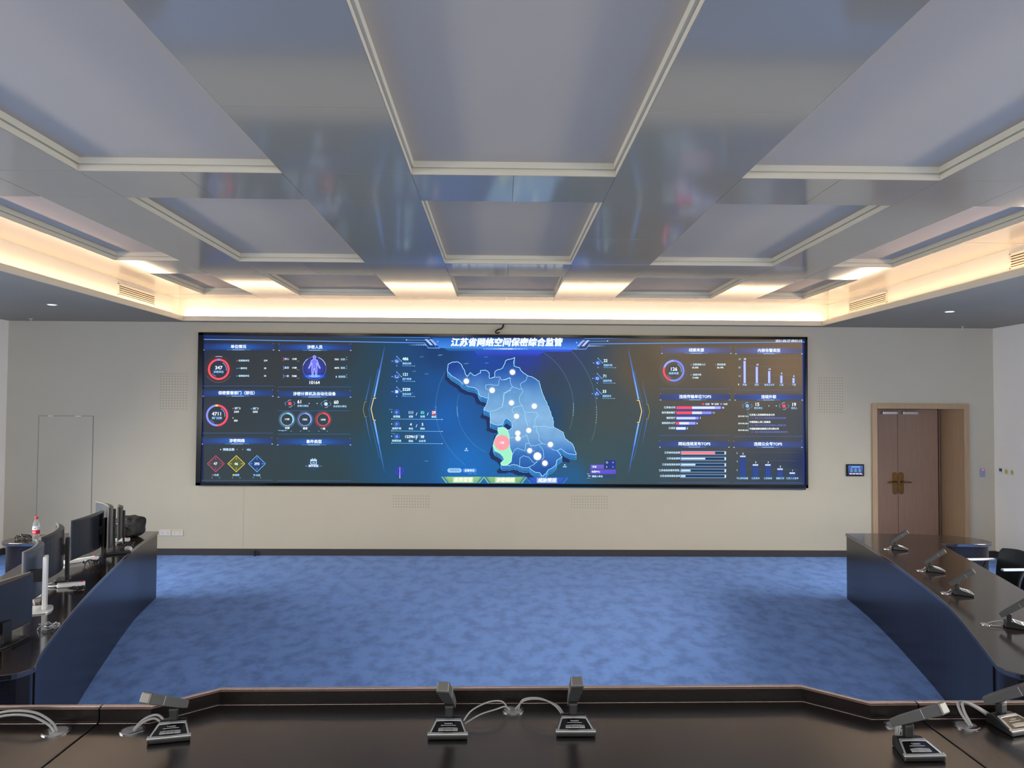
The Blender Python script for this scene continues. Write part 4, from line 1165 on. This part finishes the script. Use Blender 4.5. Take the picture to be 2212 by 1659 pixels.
deskR = side_desk('curved_desk', 'dark curved desk on the right carrying a row of microphones',
                  [(3.96, 8.74), (3.85, 8.05), (3.71, 7.35), (3.548, 6.648), (3.29, 5.65), (3.01, 4.87), (2.825, 4.40)],
                  [(3.52, 4.05), (3.75, 4.85), (4.0, 5.55), (4.131, 6.012), (4.353, 6.83), (4.566, 7.674), (4.69, 8.10)],
                  [(4.69, 8.10), (4.95, 8.07), (5.15, 8.07), (5.27, 8.15), (5.31, 8.27), (5.27, 8.43), (5.13, 8.57), (4.9, 8.66), (4.6, 8.72), (4.3, 8.745), (3.96, 8.74)],
                  [(2.825, 4.40), (2.765, 4.24), (2.775, 4.16), (2.82, 4.10), (2.95, 4.06), (3.2, 4.04), (3.52, 4.05)])
deskL = side_desk('curved_desk', 'dark curved desk on the left carrying a row of monitors',
                  [(-3.80, 8.72), (-3.65, 7.95), (-3.51, 7.4), (-3.356, 6.85), (-3.107, 5.992), (-2.863, 5.233), (-2.638, 4.585), (-2.545, 4.35)],
                  [(-3.3, 4.02), (-3.58, 4.85), (-3.85, 5.7), (-4.072, 6.4), (-4.244, 7.0), (-4.44, 7.65), (-4.53, 7.98)],
                  [(-4.53, 7.98), (-4.75, 7.94), (-4.97, 7.94), (-5.09, 8.02), (-5.14, 8.15), (-5.1, 8.32), (-4.95, 8.48), (-4.7, 8.6), (-4.4, 8.68), (-4.1, 8.72), (-3.80, 8.72)],
                  [(-2.545, 4.35), (-2.492, 4.24), (-2.495, 4.18), (-2.54, 4.11), (-2.7, 4.06), (-3.0, 4.03), (-3.3, 4.02)])

# ------------------------------------------------------------------ near table: three units with an upstand rail
NZ = 1.0


def near_table(label, xs, inner_pts, y0=2.15):
    """inner_pts: rail line, left to right, on the table's far edge"""
    ox = (xs[0] + xs[1]) / 2
    root = empty('conference_table', (ox, 2.6, 0.25)); tag(root, label, 'table', 'dark table units in the foreground')
    P = [(a - ox, b - 2.6) for a, b in inner_pts]
    lx0, lx1 = xs[0] - ox + 0.003, xs[1] - ox - 0.003
    P[0] = (lx0, P[0][1]); P[-1] = (lx1, P[-1][1])
    z = NZ - 0.25
    MB().prism([(lx0, y0 - 2.6), (lx1, y0 - 2.6)] + P[::-1], z - 0.035, z).build('tabletop', M_wood_near, root, bevel=0.003)

    def strip(d0, d1, z0, z1, nm, m_, bev=0.0):
        MB().loft([[(x, y + d0, z0), (x, y + d1, z0), (x, y + d1, z1), (x, y + d0, z1)] for x, y in P]).build(nm, m_, root, bevel=bev, seg=3)
    strip(0.0, 0.03, z - 0.035, z + 0.047, 'rail', M_wood_dark)
    strip(-0.003, 0.033, z + 0.047, z + 0.0505, 'rail_cap', M_edge, 0.0015)
    strip(0.007, 0.026, z + 0.0505, z + 0.055, 'rail_bead', M_bead, 0.002)
    strip(-0.004, 0.0, z + 0.0, z + 0.006, 'rail_foot', M_wood_dark, 0.0015)
    strip(-0.012, -0.008, z + 0.0, z + 0.002, 'rail_foot_bead', M_bead, 0.001)
    strip(0.004, 0.022, 0.0, z - 0.035, 'front_panel', M_wood_dark)
    for x in (lx0 + 0.005, lx1 - 0.03):
        MB().box(x, y0 - 2.6 + 0.1, 0, x + 0.025, (P[0][1] if x < 0 else P[-1][1]) - 0.02, z - 0.035).build('side_panel', M_wood_dark, root)
    return root


tC = near_table('wide dark table unit in the middle foreground with a rail that steps forward', (-1.44, 1.575), [(-1.44, 2.846), (-1.254, 2.847), (-1.069, 3.017), (1.203, 3.05), (1.392, 2.876), (1.575, 2.88)])
tL = near_table('dark table unit at the left edge of the foreground', (-3.1, -1.44), [(-3.1, 2.83), (-1.44, 2.846)])
tR = near_table('dark table unit at the right edge of the foreground', (1.575, 3.2), [(1.575, 2.88), (3.2, 2.895)])


def grommet(root, x, y, z, r=0.043, flap=0.0):
    l = root.location
    M = Matrix.Translation((x - l.x, y - l.y, z - l.z)) @ Matrix.Rotation(flap, 4, 'Z')
    g_ = MB().lathe([(r * 0.8, 0.0), (r, 0.0), (r * 1.0, 0.0025), (r * 0.9, 0.004), (r * 0.8, 0.003)], 32, M, closed=True).build('cable_grommet', M_chrome, root, smooth=True)
    m = MB(); n = 20
    pts = [(r * 0.84 * math.cos(a), r * 0.84 * math.sin(a)) for a in [-0.6 + (PI + 1.2) * i / n for i in range(n + 1)]]
    m.prism(pts, 0.0008, 0.0032, M).build('grommet_lid', M_silver, g_)
    MB().lathe([(0.0, 0.0003), (r * 0.82, 0.0003), (r * 0.82, 0.0006), (0, 0.0006)], 24, M).build('grommet_hole', M_hole, g_)


grommet(tL, -1.55, 2.768, NZ, 0.047, -1.0)
grommet(tC, -1.288, 2.775, NZ, 0.042, 0.9)
grommet(tC, 0.062, 2.955, NZ, 0.042, 2.6)
grommet(tC, 1.455, 2.808, NZ, 0.042, 0.3)
grommet(tR, 1.712, 2.808, NZ, 0.044, 0.5)

# ------------------------------------------------------------------ conference microphones
def microphone(label, x, y, z, rz, cap_yaw=0.0, tilt=27.0, cables=(), wide_caps=1.0):
    """local -Y faces the speaker; cap_yaw swings the capsule (degrees, + to the speaker's right-hand side in +X)"""
    root = empty('conference_microphone', (x, y, z), math.radians(rz))
    tag(root, label, 'microphone', 'desk microphones with tilted bar heads')
    # wedge base
    def ring(yy, hw, z0, z1): return [(-hw, yy, z0), (hw, yy, z0), (hw * 0.97, yy, z1), (-hw * 0.97, yy, z1)]
    MB().loft([ring(-0.065, 0.070, 0.0015, 0.016), ring(-0.055, 0.068, 0.0015, 0.019), ring(0.012, 0.052, 0.0015, 0.038), ring(0.035, 0.046, 0.0015, 0.043), ring(0.06, 0.042, 0.0015, 0.036), ring(0.066, 0.040, 0.004, 0.028)]).build('base', M_black, root, bevel=0.003)
    zs = lambda yy: 0.0205 + (yy + 0.055) * (0.019 / 0.067)      # sloping face
    hw = lambda yy: 0.068 + (yy + 0.055) * (-0.016 / 0.067)
    m = MB()
    def slab(pts, dz):
        v = [(p[0], p[1], zs(p[1]) - 0.002) for p in pts] + [(p[0], p[1], zs(p[1]) + dz) for p in pts]
        n = len(pts)
        m.add(v, [list(range(n))[::-1], list(range(n, 2 * n))] + [(i, (i + 1) % n, n + (i + 1) % n, n + i) for i in range(n)])
    slab([(-0.0705, -0.064), (0.0705, -0.064), (0.069, -0.051), (0.058, -0.0535), (0, -0.055), (-0.058, -0.0535), (-0.069, -0.051)], 0.003)
    slab([(-0.0635, -0.0525), (-0.0585, -0.0535), (-0.0415, 0.004), (-0.047, 0.006)], 0.003)
    slab([(0.0585, -0.0535), (0.0635, -0.0525), (0.047, 0.006), (0.0415, 0.004)], 0.003)
    slab([(-0.0465, 0.002), (-0.03, 0.0045), (0, 0.0052), (0.03, 0.0045), (0.0465, 0.002), (0.044, 0.0155), (-0.044, 0.0155)], 0.003)
    m.build('silver_frame', M_silver, root, bevel=0.001)
    m = MB()
    slab([(-0.0585, -0.0535), (0, -0.0545), (0.0585, -0.0535), (0.0415, 0.004), (0.03, 0.0046), (0, 0.0053), (-0.03, 0.0046), (-0.0415, 0.004)], 0.0012)
    face = m.build('face_panel', M_gloss_black, root)
    for k in (-1, 0, 1):
        m = MB(); a, b = (-0.0125, 0.0125) if k == 0 else ((0.0135, 0.034) if k == 1 else (-0.034, -0.0135))
        yt = lambda q: -0.0285 - abs(q) ** 2 * 3.2
        slab([(a, -0.0455), (b, -0.0455), (b * 0.97, yt(b)), ((a + b) / 2, yt((a + b) / 2)), (a * 0.97, yt(a))], 0.0026)
        m.build('button', M_silver, root, bevel=0.0006)
    cu = bpy.data.curves.new('logo', 'FONT'); cu.body = 'TAIDEN'; cu.size = 0.0085; cu.align_x = 'CENTER'; cu.offset = 0.0001; cu.resolution_u = 3
    to = bpy.data.objects.new('logo', cu); COL.objects.link(to)
    MIC_LOGOS.append((to, root, zs))
    m = MB(); slab([(-0.026, -0.0185), (0.026, -0.0185), (0.026, -0.0173), (-0.026, -0.0173)], 0.0016); m.build('print_line', M_label_w, face)
    # post and hinge
    m = MB().box(-0.0135, 0.023, 0.036, 0.0135, 0.049, 0.076)
    m.build('post', M_black, root, bevel=0.003)
    Mx = Matrix.Translation((0, 0.036, 0.076)) @ Matrix.Rotation(PI / 2, 4, 'Y')
    hinge = MB().lathe([(0.0, -0.015), (0.011, -0.015), (0.012, -0.012), (0.012, 0.012), (0.011, 0.015), (0, 0.015)], 18, Mx).build('hinge', M_black, root, smooth=True)
    # capsule bar
    Mc = Matrix.Translation((0, 0.036, 0.083)) @ Matrix.Rotation(math.radians(cap_yaw), 4, 'Z') @ Matrix.Rotation(math.radians(-tilt - 9), 4, 'X')
    b = MB()
    def cring(yy, w_, h_, zc): return [(-w_, yy, zc - h_), (w_, yy, zc - h_), (w_ * 0.94, yy, zc + h_), (-w_ * 0.94, yy, zc + h_)]
    b.loft([cring(0.052, 0.0155, 0.0125, 0.016), cring(0.02, 0.0175, 0.0155, 0.017), cring(-0.05, 0.0205, 0.017, 0.018), cring(-0.146, 0.0225, 0.0185, 0.019)], Mc)
    capsule = b.build('capsule', M_mic_grey, root, bevel=0.002)
    b = MB(); b.loft([cring(-0.146, 0.0215, 0.0175, 0.019), cring(-0.153, 0.0205, 0.0165, 0.019)], Mc); b.build('grille_end', M_mic_face, capsule, bevel=0.003)
    b = MB(); b.box(-0.0228, -0.083, 0.004, 0.0228, -0.0805, 0.034, Mc); b.build('status_line', M_cable_grey, capsule)
    Mi = Matrix.Rotation(math.radians(-rz), 4, 'Z') @ Matrix.Translation((-x, -y, -z))
    for pts, r in cables:
        c_ = MB().tube([Mi @ p for p in catmull(pts, 7)], r, 8).build('cable', M_cable_grey, root, smooth=True)
    return root


MIC_LOGOS = []
# two at the centre of the near table
microphone('desk microphone on the middle table, just left of the shared cable grommet', -0.17, 2.757, NZ, 1.0, -9, 27,
           [([(-0.12, 2.81, 1.02), (-0.09, 2.85, 1.042), (-0.03, 2.885, 1.058), (0.02, 2.92, 1.046), (0.045, 2.95, 1.004)], 0.0028), ([(-0.115, 2.805, 1.012), (-0.06, 2.84, 1.03), (0.0, 2.88, 1.034), (0.03, 2.925, 1.026), (0.05, 2.955, 1.004)], 0.0028)])
microphone('desk microphone on the middle table, just right of the shared cable grommet', 0.277, 2.78, NZ, 0.0, 2, 31,
           [([(0.245, 2.84, 1.02), (0.215, 2.87, 1.05), (0.16, 2.9, 1.066), (0.1, 2.93, 1.05), (0.082, 2.955, 1.004)], 0.0028), ([(0.252, 2.845, 1.016), (0.225, 2.88, 1.046), (0.165, 2.915, 1.056), (0.105, 2.945, 1.04), (0.07, 2.955, 1.004)], 0.0028)])
microphone('desk microphone at the left end of the middle table, bar head swung far left', -1.132, 2.735, NZ, 14.0, -35, 15,
           [([(-1.17, 2.79, 1.012), (-1.215, 2.815, 1.038), (-1.255, 2.8, 1.032), (-1.283, 2.775, 1.004)], 0.0044), ([(-1.175, 2.785, 1.01), (-1.22, 2.805, 1.03), (-1.255, 2.79, 1.024), (-1.278, 2.768, 1.004)], 0.0044)])
microphone('desk microphone at the right end of the middle table beside the seam', 1.40, 2.588, NZ, 2.0, 31, 21,
           [([(1.385, 2.675, 1.02), (1.41, 2.72, 1.045), (1.44, 2.77, 1.03), (1.45, 2.8, 1.004)], 0.004), ([(1.39, 2.675, 1.015), (1.42, 2.72, 1.035), (1.447, 2.765, 1.022), (1.46, 2.795, 1.004)], 0.004)])
microphone('desk microphone on the right foreground table, cut by the frame edge', 1.862, 2.79, NZ, 17.0, 32, 20,
           [([(1.82, 2.845, 1.02), (1.77, 2.855, 1.052), (1.725, 2.85, 1.07), (1.715, 2.825, 1.045), (1.725, 2.795, 1.004)], 0.005), ([(1.825, 2.85, 1.025), (1.765, 2.865, 1.058), (1.715, 2.86, 1.066), (1.705, 2.83, 1.04), (1.72, 2.8, 1.004)], 0.005)])
# loose cable pair rising from the left table's grommet and leaving the frame
m = MB()
m.tube(catmull([(-1.545, 2.765, 1.002), (-1.57, 2.775, 1.03), (-1.64, 2.79, 1.058), (-1.74, 2.8, 1.058), (-1.84, 2.805, 1.03), (-1.9, 2.81, 1.004)], 7), 0.0045)
m.tube(catmull([(-1.552, 2.762, 1.002), (-1.58, 2.768, 1.026), (-1.65, 2.78, 1.05), (-1.74, 2.788, 1.048), (-1.84, 2.79, 1.02), (-1.9, 2.795, 1.004)], 7), 0.0045)
lc = m.build('microphone_cable', M_cable_grey, smooth=True); tag(lc, 'pair of grey cables looping out of the left table grommet', 'cable')
# four on the right desk
DR = 0.74
mic_spots = [(4.055, 7.74, 78, 'desk microphone on the right curved desk, farthest from the viewer, near the door'),
             (3.825, 6.70, 74, 'desk microphone on the right curved desk, second from the far end'),
             (3.56, 5.87, 70, 'desk microphone on the right curved desk, third from the far end'),
             (3.375, 4.99, 67, 'desk microphone on the right curved desk, nearest the viewer')]
for i, (x, y, rz, lab) in enumerate(mic_spots):
    a = math.radians(rz); ux, uy = -math.sin(a), math.cos(a)      # towards the carpet side
    P = lambda d, h, s_=0.0: (x + ux * d + s_ * uy, y + uy * d - s_ * ux, DR + h)
    gx = 0.17 if i == 3 else 0.12
    microphone(lab, x, y, DR, rz, 0, 26, [([P(0.066, 0.02), P(0.08, 0.03, .01), P(gx - 0.03, 0.025, -.02), P(gx - 0.01, 0.012, -.015), P(gx, 0.002)], 0.0035), ([P(0.066, 0.014), P(0.085, 0.008, -.02), P(gx - 0.03, 0.004, -.03), P(gx, 0.002, -.01)], 0.0035)])
    g0 = P(gx, 0); grommet(deskR, g0[0], g0[1], DR, 0.035, a)
# printed maker's name on every microphone face
bpy.context.view_layer.update()
dg = bpy.context.evaluated_depsgraph_get()
src = bpy.data.meshes.new_from_object(MIC_LOGOS[0][0].evaluated_get(dg))
src.transform(Matrix.Translation((0, -0.0125, 0)))
zs = MIC_LOGOS[0][2]
for v in src.vertices: v.co.z = zs(v.co.y) + 0.0018
src.materials.clear(); src.materials.append(M_label_w)
for to, root, _ in MIC_LOGOS:
    cu = to.data; bpy.data.objects.remove(to); bpy.data.curves.remove(cu)
    o = bpy.data.objects.new('logo_lettering', src); COL.objects.link(o); o.parent = root

# ------------------------------------------------------------------ monitors on the left desk
def monitor(label, x, y, nx, ny, width, height, ztop, post_off=(0.0, 0.1), R=1.0, post=(0.03, 0.012), stand='dark', back=None, tilt=0.0, base=(0.26, 0.16), post_top=None, screen=None):
    """(nx, ny) is the direction the BACK of the monitor faces; the screen looks the other way (+Y local)"""
    rz = math.atan2(nx, -ny)
    root = empty('computer_monitor', (x, y, DR), rz); tag(root, label, 'monitor', 'monitors on the left desk')
    n = 14; zc = ztop - DR
    z1, z0 = zc, zc - height
    def arc(off, s_):
        if not R: return (s_, off)
        a = s_ / R
        return ((R - off) * math.sin(a), R - (R - off) * math.cos(a))
    backm = back or M_mon_back
    rings = []
    for i in range(n + 1):
        s_ = -width / 2 + width * i / n
        t_ = 0.016 + 0.026 * (1 - (2 * s_ / width) ** 2)
        (a, b), (c_, d) = arc(-t_, s_), arc(0.0, s_)
        rings.append([(a, b, z0 + 0.02), (c_, d, z0), (c_, d, z1), (a, b, z1 - 0.008)])
    MB().loft(rings).build('back_shell', backm, root, bevel=0.003)
    rings = []
    for i in range(n + 1):
        s_ = -width / 2 + 0.001 + (width - .002) * i / n
        (a, b), (c_, d) = arc(-0.001, s_), arc(0.010, s_)
        rings.append([(a, b, z0), (c_, d, z0), (c_, d, z1 + 0.002), (a, b, z1 + 0.002)])
    MB().loft(rings).build('bezel', M_mon_edge, root)
    rings = []
    for i in range(n + 1):
        s_ = -width / 2 + 0.008 + (width - .016) * i / n
        (a, b), (c_, d) = arc(0.009, s_), arc(0.0115, s_)
        rings.append([(a, b, z0 + 0.018), (c_, d, z0 + 0.018), (c_, d, z1 - 0.006), (a, b, z1 - 0.006)])
    MB().loft(rings).build('screen', screen or M_gloss_black, root)
    pm = M_alu if stand == 'silver' else M_black
    px_, py_ = post_off; w_, t_ = post
    MB().box(px_ - w_, -py_ - t_, 0.012, px_ + w_, -py_ + t_, post_top or zc - 0.05).build('stand_post', pm, root, bevel=0.004)
    yb_ = (R - math.sqrt(R * R - px_ * px_) if R else 0.0) - 0.022
    zt_ = min((post_top or zc) - 0.005, zc - height / 2 + 0.05)
    MB().box(px_ - 0.03, -py_ + t_ - 0.002, zt_ - 0.08, px_ + 0.03, yb_, zt_).build('mount_bracket', M_black, root, bevel=0.004)
    bw, bd = base
    pts = [(px_ - bw / 2, -py_ + bd * .75), (px_ + bw / 2, -py_ + bd * .75), (px_ + bw / 2, -py_ - bd * .12)] + [(px_ + bw / 2 * math.cos(a), -py_ - bd * .12 - bd * .22 * math.sin(a)) for a in [PI * k / 8 for k in range(1, 8)]] + [(px_ - bw / 2, -py_ - bd * .12)]
    MB().prism(pts, 0.0, 0.011).build('stand_base', pm, root, bevel=0.003)
    return root


monitor('black monitor on the left desk nearest the viewer, cut by the frame edge', -2.945, 4.61, 0.999, -0.052, 0.6, 0.32, 1.10, (0.0, 0.06), 0, (0.04, 0.01), 'dark', base=(0.3, 0.16), post_top=0.135)
monitor('curved monitor with a bright silver stand on the left desk', -3.285, 5.57, 0.918, 0.396, 0.58, 0.36, 1.15, (-0.25, 0.085), 1.0, (0.048, 0.012), 'silver', mat('grey_blue_monitor_back', L(66, 74, 88), 0.3, noise_amt=0.04), base=(0.22, 0.15), post_top=0.37)
monitor('curved black monitor on the left desk, right behind the silver-stand monitor', -3.54, 6.27, 0.929, 0.37, 0.78, 0.345, 1.15, (0.0, 0.075), 1.4, (0.026, 0.014), base=(0.18, 0.1), post_top=0.34)
monitor('large curved black monitor on the left desk, in front of the grey-screened one', -3.705, 7.085, 0.992, 0.129, 0.72, 0.345, 1.15, (0.17, 0.06), 2.5, (0.03, 0.014), base=(0.17, 0.09), post_top=0.36)
monitor('monitor on the left desk turned so that its dark grey screen shows', -3.74, 7.45, 0.801, 0.599, 0.62, 0.385, 1.2, (0.03, 0.07), 1.2, (0.03, 0.01), 'dark', screen=mat('dark_grey_glossy_screen', L(74, 78, 80), 0.15, noise_amt=0.04), base=(0.2, 0.1))
monitor('thin monitor seen edge-on beside the black bag on the left desk', -3.862, 7.93, 0.903, 0.43, 0.26, 0.34, 1.125, (0.0, 0.05), 0, (0.02, 0.01), 'dark', base=(0.13, 0.08))

# ------------------------------------------------------------------ things lying on the left desk
def power_strip(label, x, y, ang, ln, w_=0.055):
    root = empty('power_strip', (x, y, DR), ang); tag(root, label, 'power strip', 'white power strips among the cables on the left desk')
    MB().box(-ln / 2, -w_ / 2, 0.0, ln / 2, w_ / 2, 0.032).build('strip_body', M_white_pl, root, bevel=0.008)
    k = int(ln / 0.06); m = MB()
    for i in range(k - 1):
        cx = -ln / 2 + 0.04 + i * (ln - 0.09) / max(1, k - 2)
        for dy in (-0.008, 0.008): m.box(cx - 0.008, dy - 0.0015, 0.0315, cx - 0.001, dy + 0.0015, 0.0326)
        m.box(cx + 0.004, -0.0015, 0.0315, cx + 0.008, 0.0015, 0.0326)
    m.build('socket_slots', M_hole, root)
    MB().box(ln / 2 - 0.036, -0.012, 0.031, ln / 2 - 0.012, 0.012, 0.037).build('red_switch', M_red, root, bevel=0.002)
    MB().tube(catmull([(-ln / 2, 0, 0.014), (-ln / 2 - 0.05, 0.02, 0.01), (-ln / 2 - 0.09, 0.09, 0.006), (-ln / 2 - 0.05, 0.17, 0.005)], 6), 0.004).build('cord', M_white_pl, root, smooth=True)


power_strip('white power strip lying beside the stand foot behind the silver-stand monitor', -3.31, 6.07, math.radians(25), 0.19)
power_strip('long white power strip under the large curved monitor on the left desk', -3.745, 7.02, math.radians(54), 0.3)
power_strip('short white power strip lying by the black bag on the left desk', -3.89, 8.07, math.radians(20), 0.15)
power_strip('small white power strip under the silver-stand monitor on the left desk', -3.42, 5.74, math.radians(-24), 0.15)


def cable_tangle(label, x, y, z, r, n, m_, seed, h=0.02):
    rnd = random.Random(seed); m = MB()
    for k in range(n):
        a0 = rnd.uniform(0, 6.28); pts = []
        rr = r * rnd.uniform(0.5, 1.0); ex = rnd.uniform(0.5, 1.0); ang = rnd.uniform(0, 3.1)
        cx, cy = rnd.uniform(-r, r) * .4, rnd.uniform(-r, r) * .4
        for i in range(9):
            a = a0 + i * 0.72
            q = rr * (1 + 0.2 * rnd.uniform(-1, 1))
            u, v = q * math.cos(a), q * ex * math.sin(a)
            pts.append((cx + u * math.cos(ang) - v * math.sin(ang), cy + u * math.sin(ang) + v * math.cos(ang), 0.0045 + h * abs(math.sin(i * 1.7 + k))))
        m.tube(catmull(pts, 5), 0.0033, 6)
    o = m.build('cable_bundle', m_, smooth=True, loc=(x, y, z)); tag(o, label, 'cable', 'loose cables on the left desk')
    return o


cable_tangle('black cable coil on the round wing of the left desk beside the bottle', -4.98, 8.2, DR, 0.09, 7, M_cable_blk, 3, 0.035)
cable_tangle('tangle of black cables behind the silver monitor stand on the left desk', -3.2, 5.93, DR, 0.06, 4, M_cable_blk, 5)
cable_tangle('tangle of black cables in front of the large curved monitor on the left desk', -3.53, 6.85, DR, 0.08, 4, M_cable_blk, 8, 0.05)
cable_tangle('tangle of black cables below the thin edge-on monitor on the left desk', -3.68, 7.74, DR, 0.07, 6, M_cable_blk, 11, 0.05)
cable_tangle('loop of grey cable beside the nearest monitor on the left desk', -2.80, 4.93, DR, 0.07, 3, M_cable_grey, 14, 0.03)

ad = MB().prism([(-0.11, -0.05), (0.11, -0.04), (0.1, 0.05), (-0.1, 0.045)], 0, 0.022).build('tablet_dock', M_black, bevel=0.006, loc=(-3.60, 7.40, DR))
ad.rotation_euler = (0, 0, math.radians(25))
tag(ad, 'flat black device lying in front of the thin monitor on the left desk', 'device')
ms = MB()
ms.loft([[(0.031 * f * math.cos(2 * PI * k / 16), 0.052 * f * math.sin(2 * PI * k / 16), z) for k in range(16)] for f, z in ((0.9, 0), (1, 0.008), (0.95, 0.02), (0.75, 0.03), (0.3, 0.035))])
mo = ms.build('computer_mouse', M_white_pl, smooth=True, loc=(-3.6, 7.6, DR)); mo.rotation_euler = (0, 0, 0.9)
tag(mo, 'small white mouse lying beside the flat black device on the left desk', 'mouse')

# black bag at the far end of the left desk
root = empty('black_bag', (-3.97, 8.36, DR), math.radians(-6)); tag(root, 'crumpled black bag lying at the far end of the left desk', 'bag')
m = MB(); NU, NV = 34, 18; rings = []
for j in range(NV + 1):
    v = -PI / 2 + PI * j / NV; ring = []
    for i in range(NU):
        u = 2 * PI * i / NU
        se = lambda c_, p: math.copysign(abs(c_) ** p, c_)
        cv = max(0.02, se(math.cos(v), 0.55))
        p = Vector((0.175 * se(math.cos(u), 0.6) * cv, 0.12 * se(math.sin(u), 0.7) * cv, 0.112 + 0.108 * se(math.sin(v), 0.62)))
        p += Vector((noise.noise(p * 14), noise.noise(p * 14 + Vector((5, 1, 2))), noise.noise(p * 12 + Vector((2, 7, 3))))) * 0.022
        if p.x < -0.1: p.z -= 0.035 * (-p.x - 0.1) / 0.075
        p.z = max(0.003, p.z); ring.append(p)
    rings.append(ring)
m.loft(rings).build('bag_body', M_bag, root, smooth=True)
MB().tube(catmull([(-0.1, -0.12, 0.12), (-0.06, -0.14, 0.15), (0.02, -0.145, 0.13), (0.06, -0.135, 0.1), (0.04, -0.13, 0.06)], 6), 0.008).build('shoulder_strap', M_cable_blk, root, smooth=True)
MB().tube(catmull([(-0.13, -0.115, 0.14), (0, -0.128, 0.165), (0.13, -0.11, 0.15)], 6), 0.0035).build('zipper', M_mic_grey, root, smooth=True)
MB().box(-0.05, -0.132, 0.145, -0.02, -0.124, 0.16).build('buckle', M_silver, root, bevel=0.002)

# water bottle on the left desk's round wing
root = empty('water_bottle', (-4.79, 8.1, DR)); tag(root, 'clear water bottle with a red cap and red-white label on the left desk', 'bottle')
prof = [(0.0, 0.002), (0.026, 0.0), (0.032, 0.006), (0.0335, 0.02), (0.031, 0.035), (0.0335, 0.05), (0.0335, 0.14), (0.033, 0.158), (0.029, 0.18), (0.021, 0.202), (0.0145, 0.216), (0.0135, 0.222), (0.0135, 0.228), (0.0, 0.228)]
MB().lathe(prof, 28).build('bottle_body', M_pet, root, smooth=True)
MB().lathe([(0.0, 0.222), (0.0165, 0.222), (0.0168, 0.226), (0.0165, 0.243), (0.014, 0.246), (0, 0.246)], 20).build('bottle_cap', M_red, root, smooth=True)
lb = MB().lathe([(0.0338, 0.112), (0.0345, 0.112), (0.0345, 0.15), (0.0338, 0.15)], 28, closed=True).build('upper_label', M_label_w, root, smooth=True)
MB().lathe([(0.0338, 0.07), (0.0346, 0.07), (0.0346, 0.112), (0.0338, 0.112)], 28, closed=True).build('red_label', M_red, root, smooth=True)
m = MB()
for k in range(5):
    a0 = math.radians(-118 + k * 12)
    for (z0, z1, w_) in ((0.094, 0.097, 0.08), (0.084, 0.087, 0.08), (0.084, 0.097, 0.02)):
        m.add([(0.0349 * math.cos(a0 - w_), 0.0349 * math.sin(a0 - w_), z0), (0.0349 * math.cos(a0 + w_), 0.0349 * math.sin(a0 + w_), z0), (0.0349 * math.cos(a0 + w_), 0.0349 * math.sin(a0 + w_), z1), (0.0349 * math.cos(a0 - w_), 0.0349 * math.sin(a0 - w_), z1)], [(0, 1, 2, 3)])
m.build('label_print', M_label_w, root)
m = MB()
a = math.radians(-80)
for k in range(10):
    pass
m.add([(0.0348 * math.cos(a + 0.16 * math.cos(t_)), 0.0348 * math.sin(a + 0.16 * math.cos(t_)), 0.13 + 0.0065 * math.sin(t_)) for t_ in [2 * PI * k / 12 for k in range(12)]], [list(range(12))])
m.build('label_emblem', M_label_g, root)

# ------------------------------------------------------------------ office chair behind the right desk
root = empty('office_chair', (4.80, 7.38, 0.0), math.radians(94)); tag(root, 'black office chair with silver armrests behind the right desk', 'chair')
# local: the sitter looks towards +Y (the desk)
m = MB(); rings = []
for j in range(9):
    t_ = j / 8; z = 0.40 + t_ * 0.40; y = -0.20 - 0.05 * t_
    w_ = 0.205 + 0.02 * math.sin(t_ * PI) - (0.03 * max(0, t_ - .85) / .15)
    ring = []
    for k in range(13):
        u = -1 + k / 6; ring.append((w_ * u, y + 0.05 * u * u, z - 0.012 * u * u * (t_ > .9)))
    rings.append(ring + [(p[0], p[1] - 0.028, p[2]) for p in ring[::-1]])
m.loft(rings).build('backrest', M_fabric_blk, root, smooth=True, bevel=0.006)
MB().prism([(-0.22, -0.2), (0.22, -0.2), (0.235, 0.0), (0.22, 0.23), (-0.22, 0.23), (-0.235, 0.0)], 0.40, 0.46).build('seat', M_fabric_blk, root, bevel=0.02, seg=3)
for s_ in (-1, 1):
    MB().box(s_ * 0.245 - 0.022, -0.17, 0.655, s_ * 0.245 + 0.022, 0.12, 0.675).build('armrest', M_alu, root, bevel=0.007)
    MB().tube(catmull([(s_ * 0.245, -0.1, 0.656), (s_ * 0.247, -0.05, 0.55), (s_ * 0.235, -0.02, 0.42), (s_ * 0.15, 0, 0.4)], 5), 0.014).build('arm_support', M_black, root, smooth=True)
MB().lathe([(0.0, 0.1), (0.03, 0.1), (0.03, 0.28), (0.022, 0.28), (0.022, 0.4), (0, 0.4)], 16).build('gas_lift', M_black, root, smooth=True)
b = MB()
for k in range(5):
    a = 2 * PI * k / 5 + 0.3
    b.tube([(0, 0, 0.115), (0.12 * math.cos(a), 0.12 * math.sin(a), 0.105), (0.29 * math.cos(a), 0.29 * math.sin(a), 0.075)], [0.028, 0.022, 0.015], 8)
b.build('star_base', M_black, root, smooth=True)
for k in range(5):
    a = 2 * PI * k / 5 + 0.3
    M = Matrix.Translation((0.29 * math.cos(a), 0.29 * math.sin(a), 0.03)) @ Matrix.Rotation(a, 4, 'Z') @ Matrix.Rotation(PI / 2, 4, 'X')
    MB().lathe([(0, -0.022), (0.028, -0.022), (0.03, -0.018), (0.03, 0.018), (0.028, 0.022), (0, 0.022)], 16, M).tube([(0.29 * math.cos(a), 0.29 * math.sin(a), 0.03), (0.29 * math.cos(a), 0.29 * math.sin(a), 0.078)], 0.008, 8).build('caster', M_black, root, smooth=True)
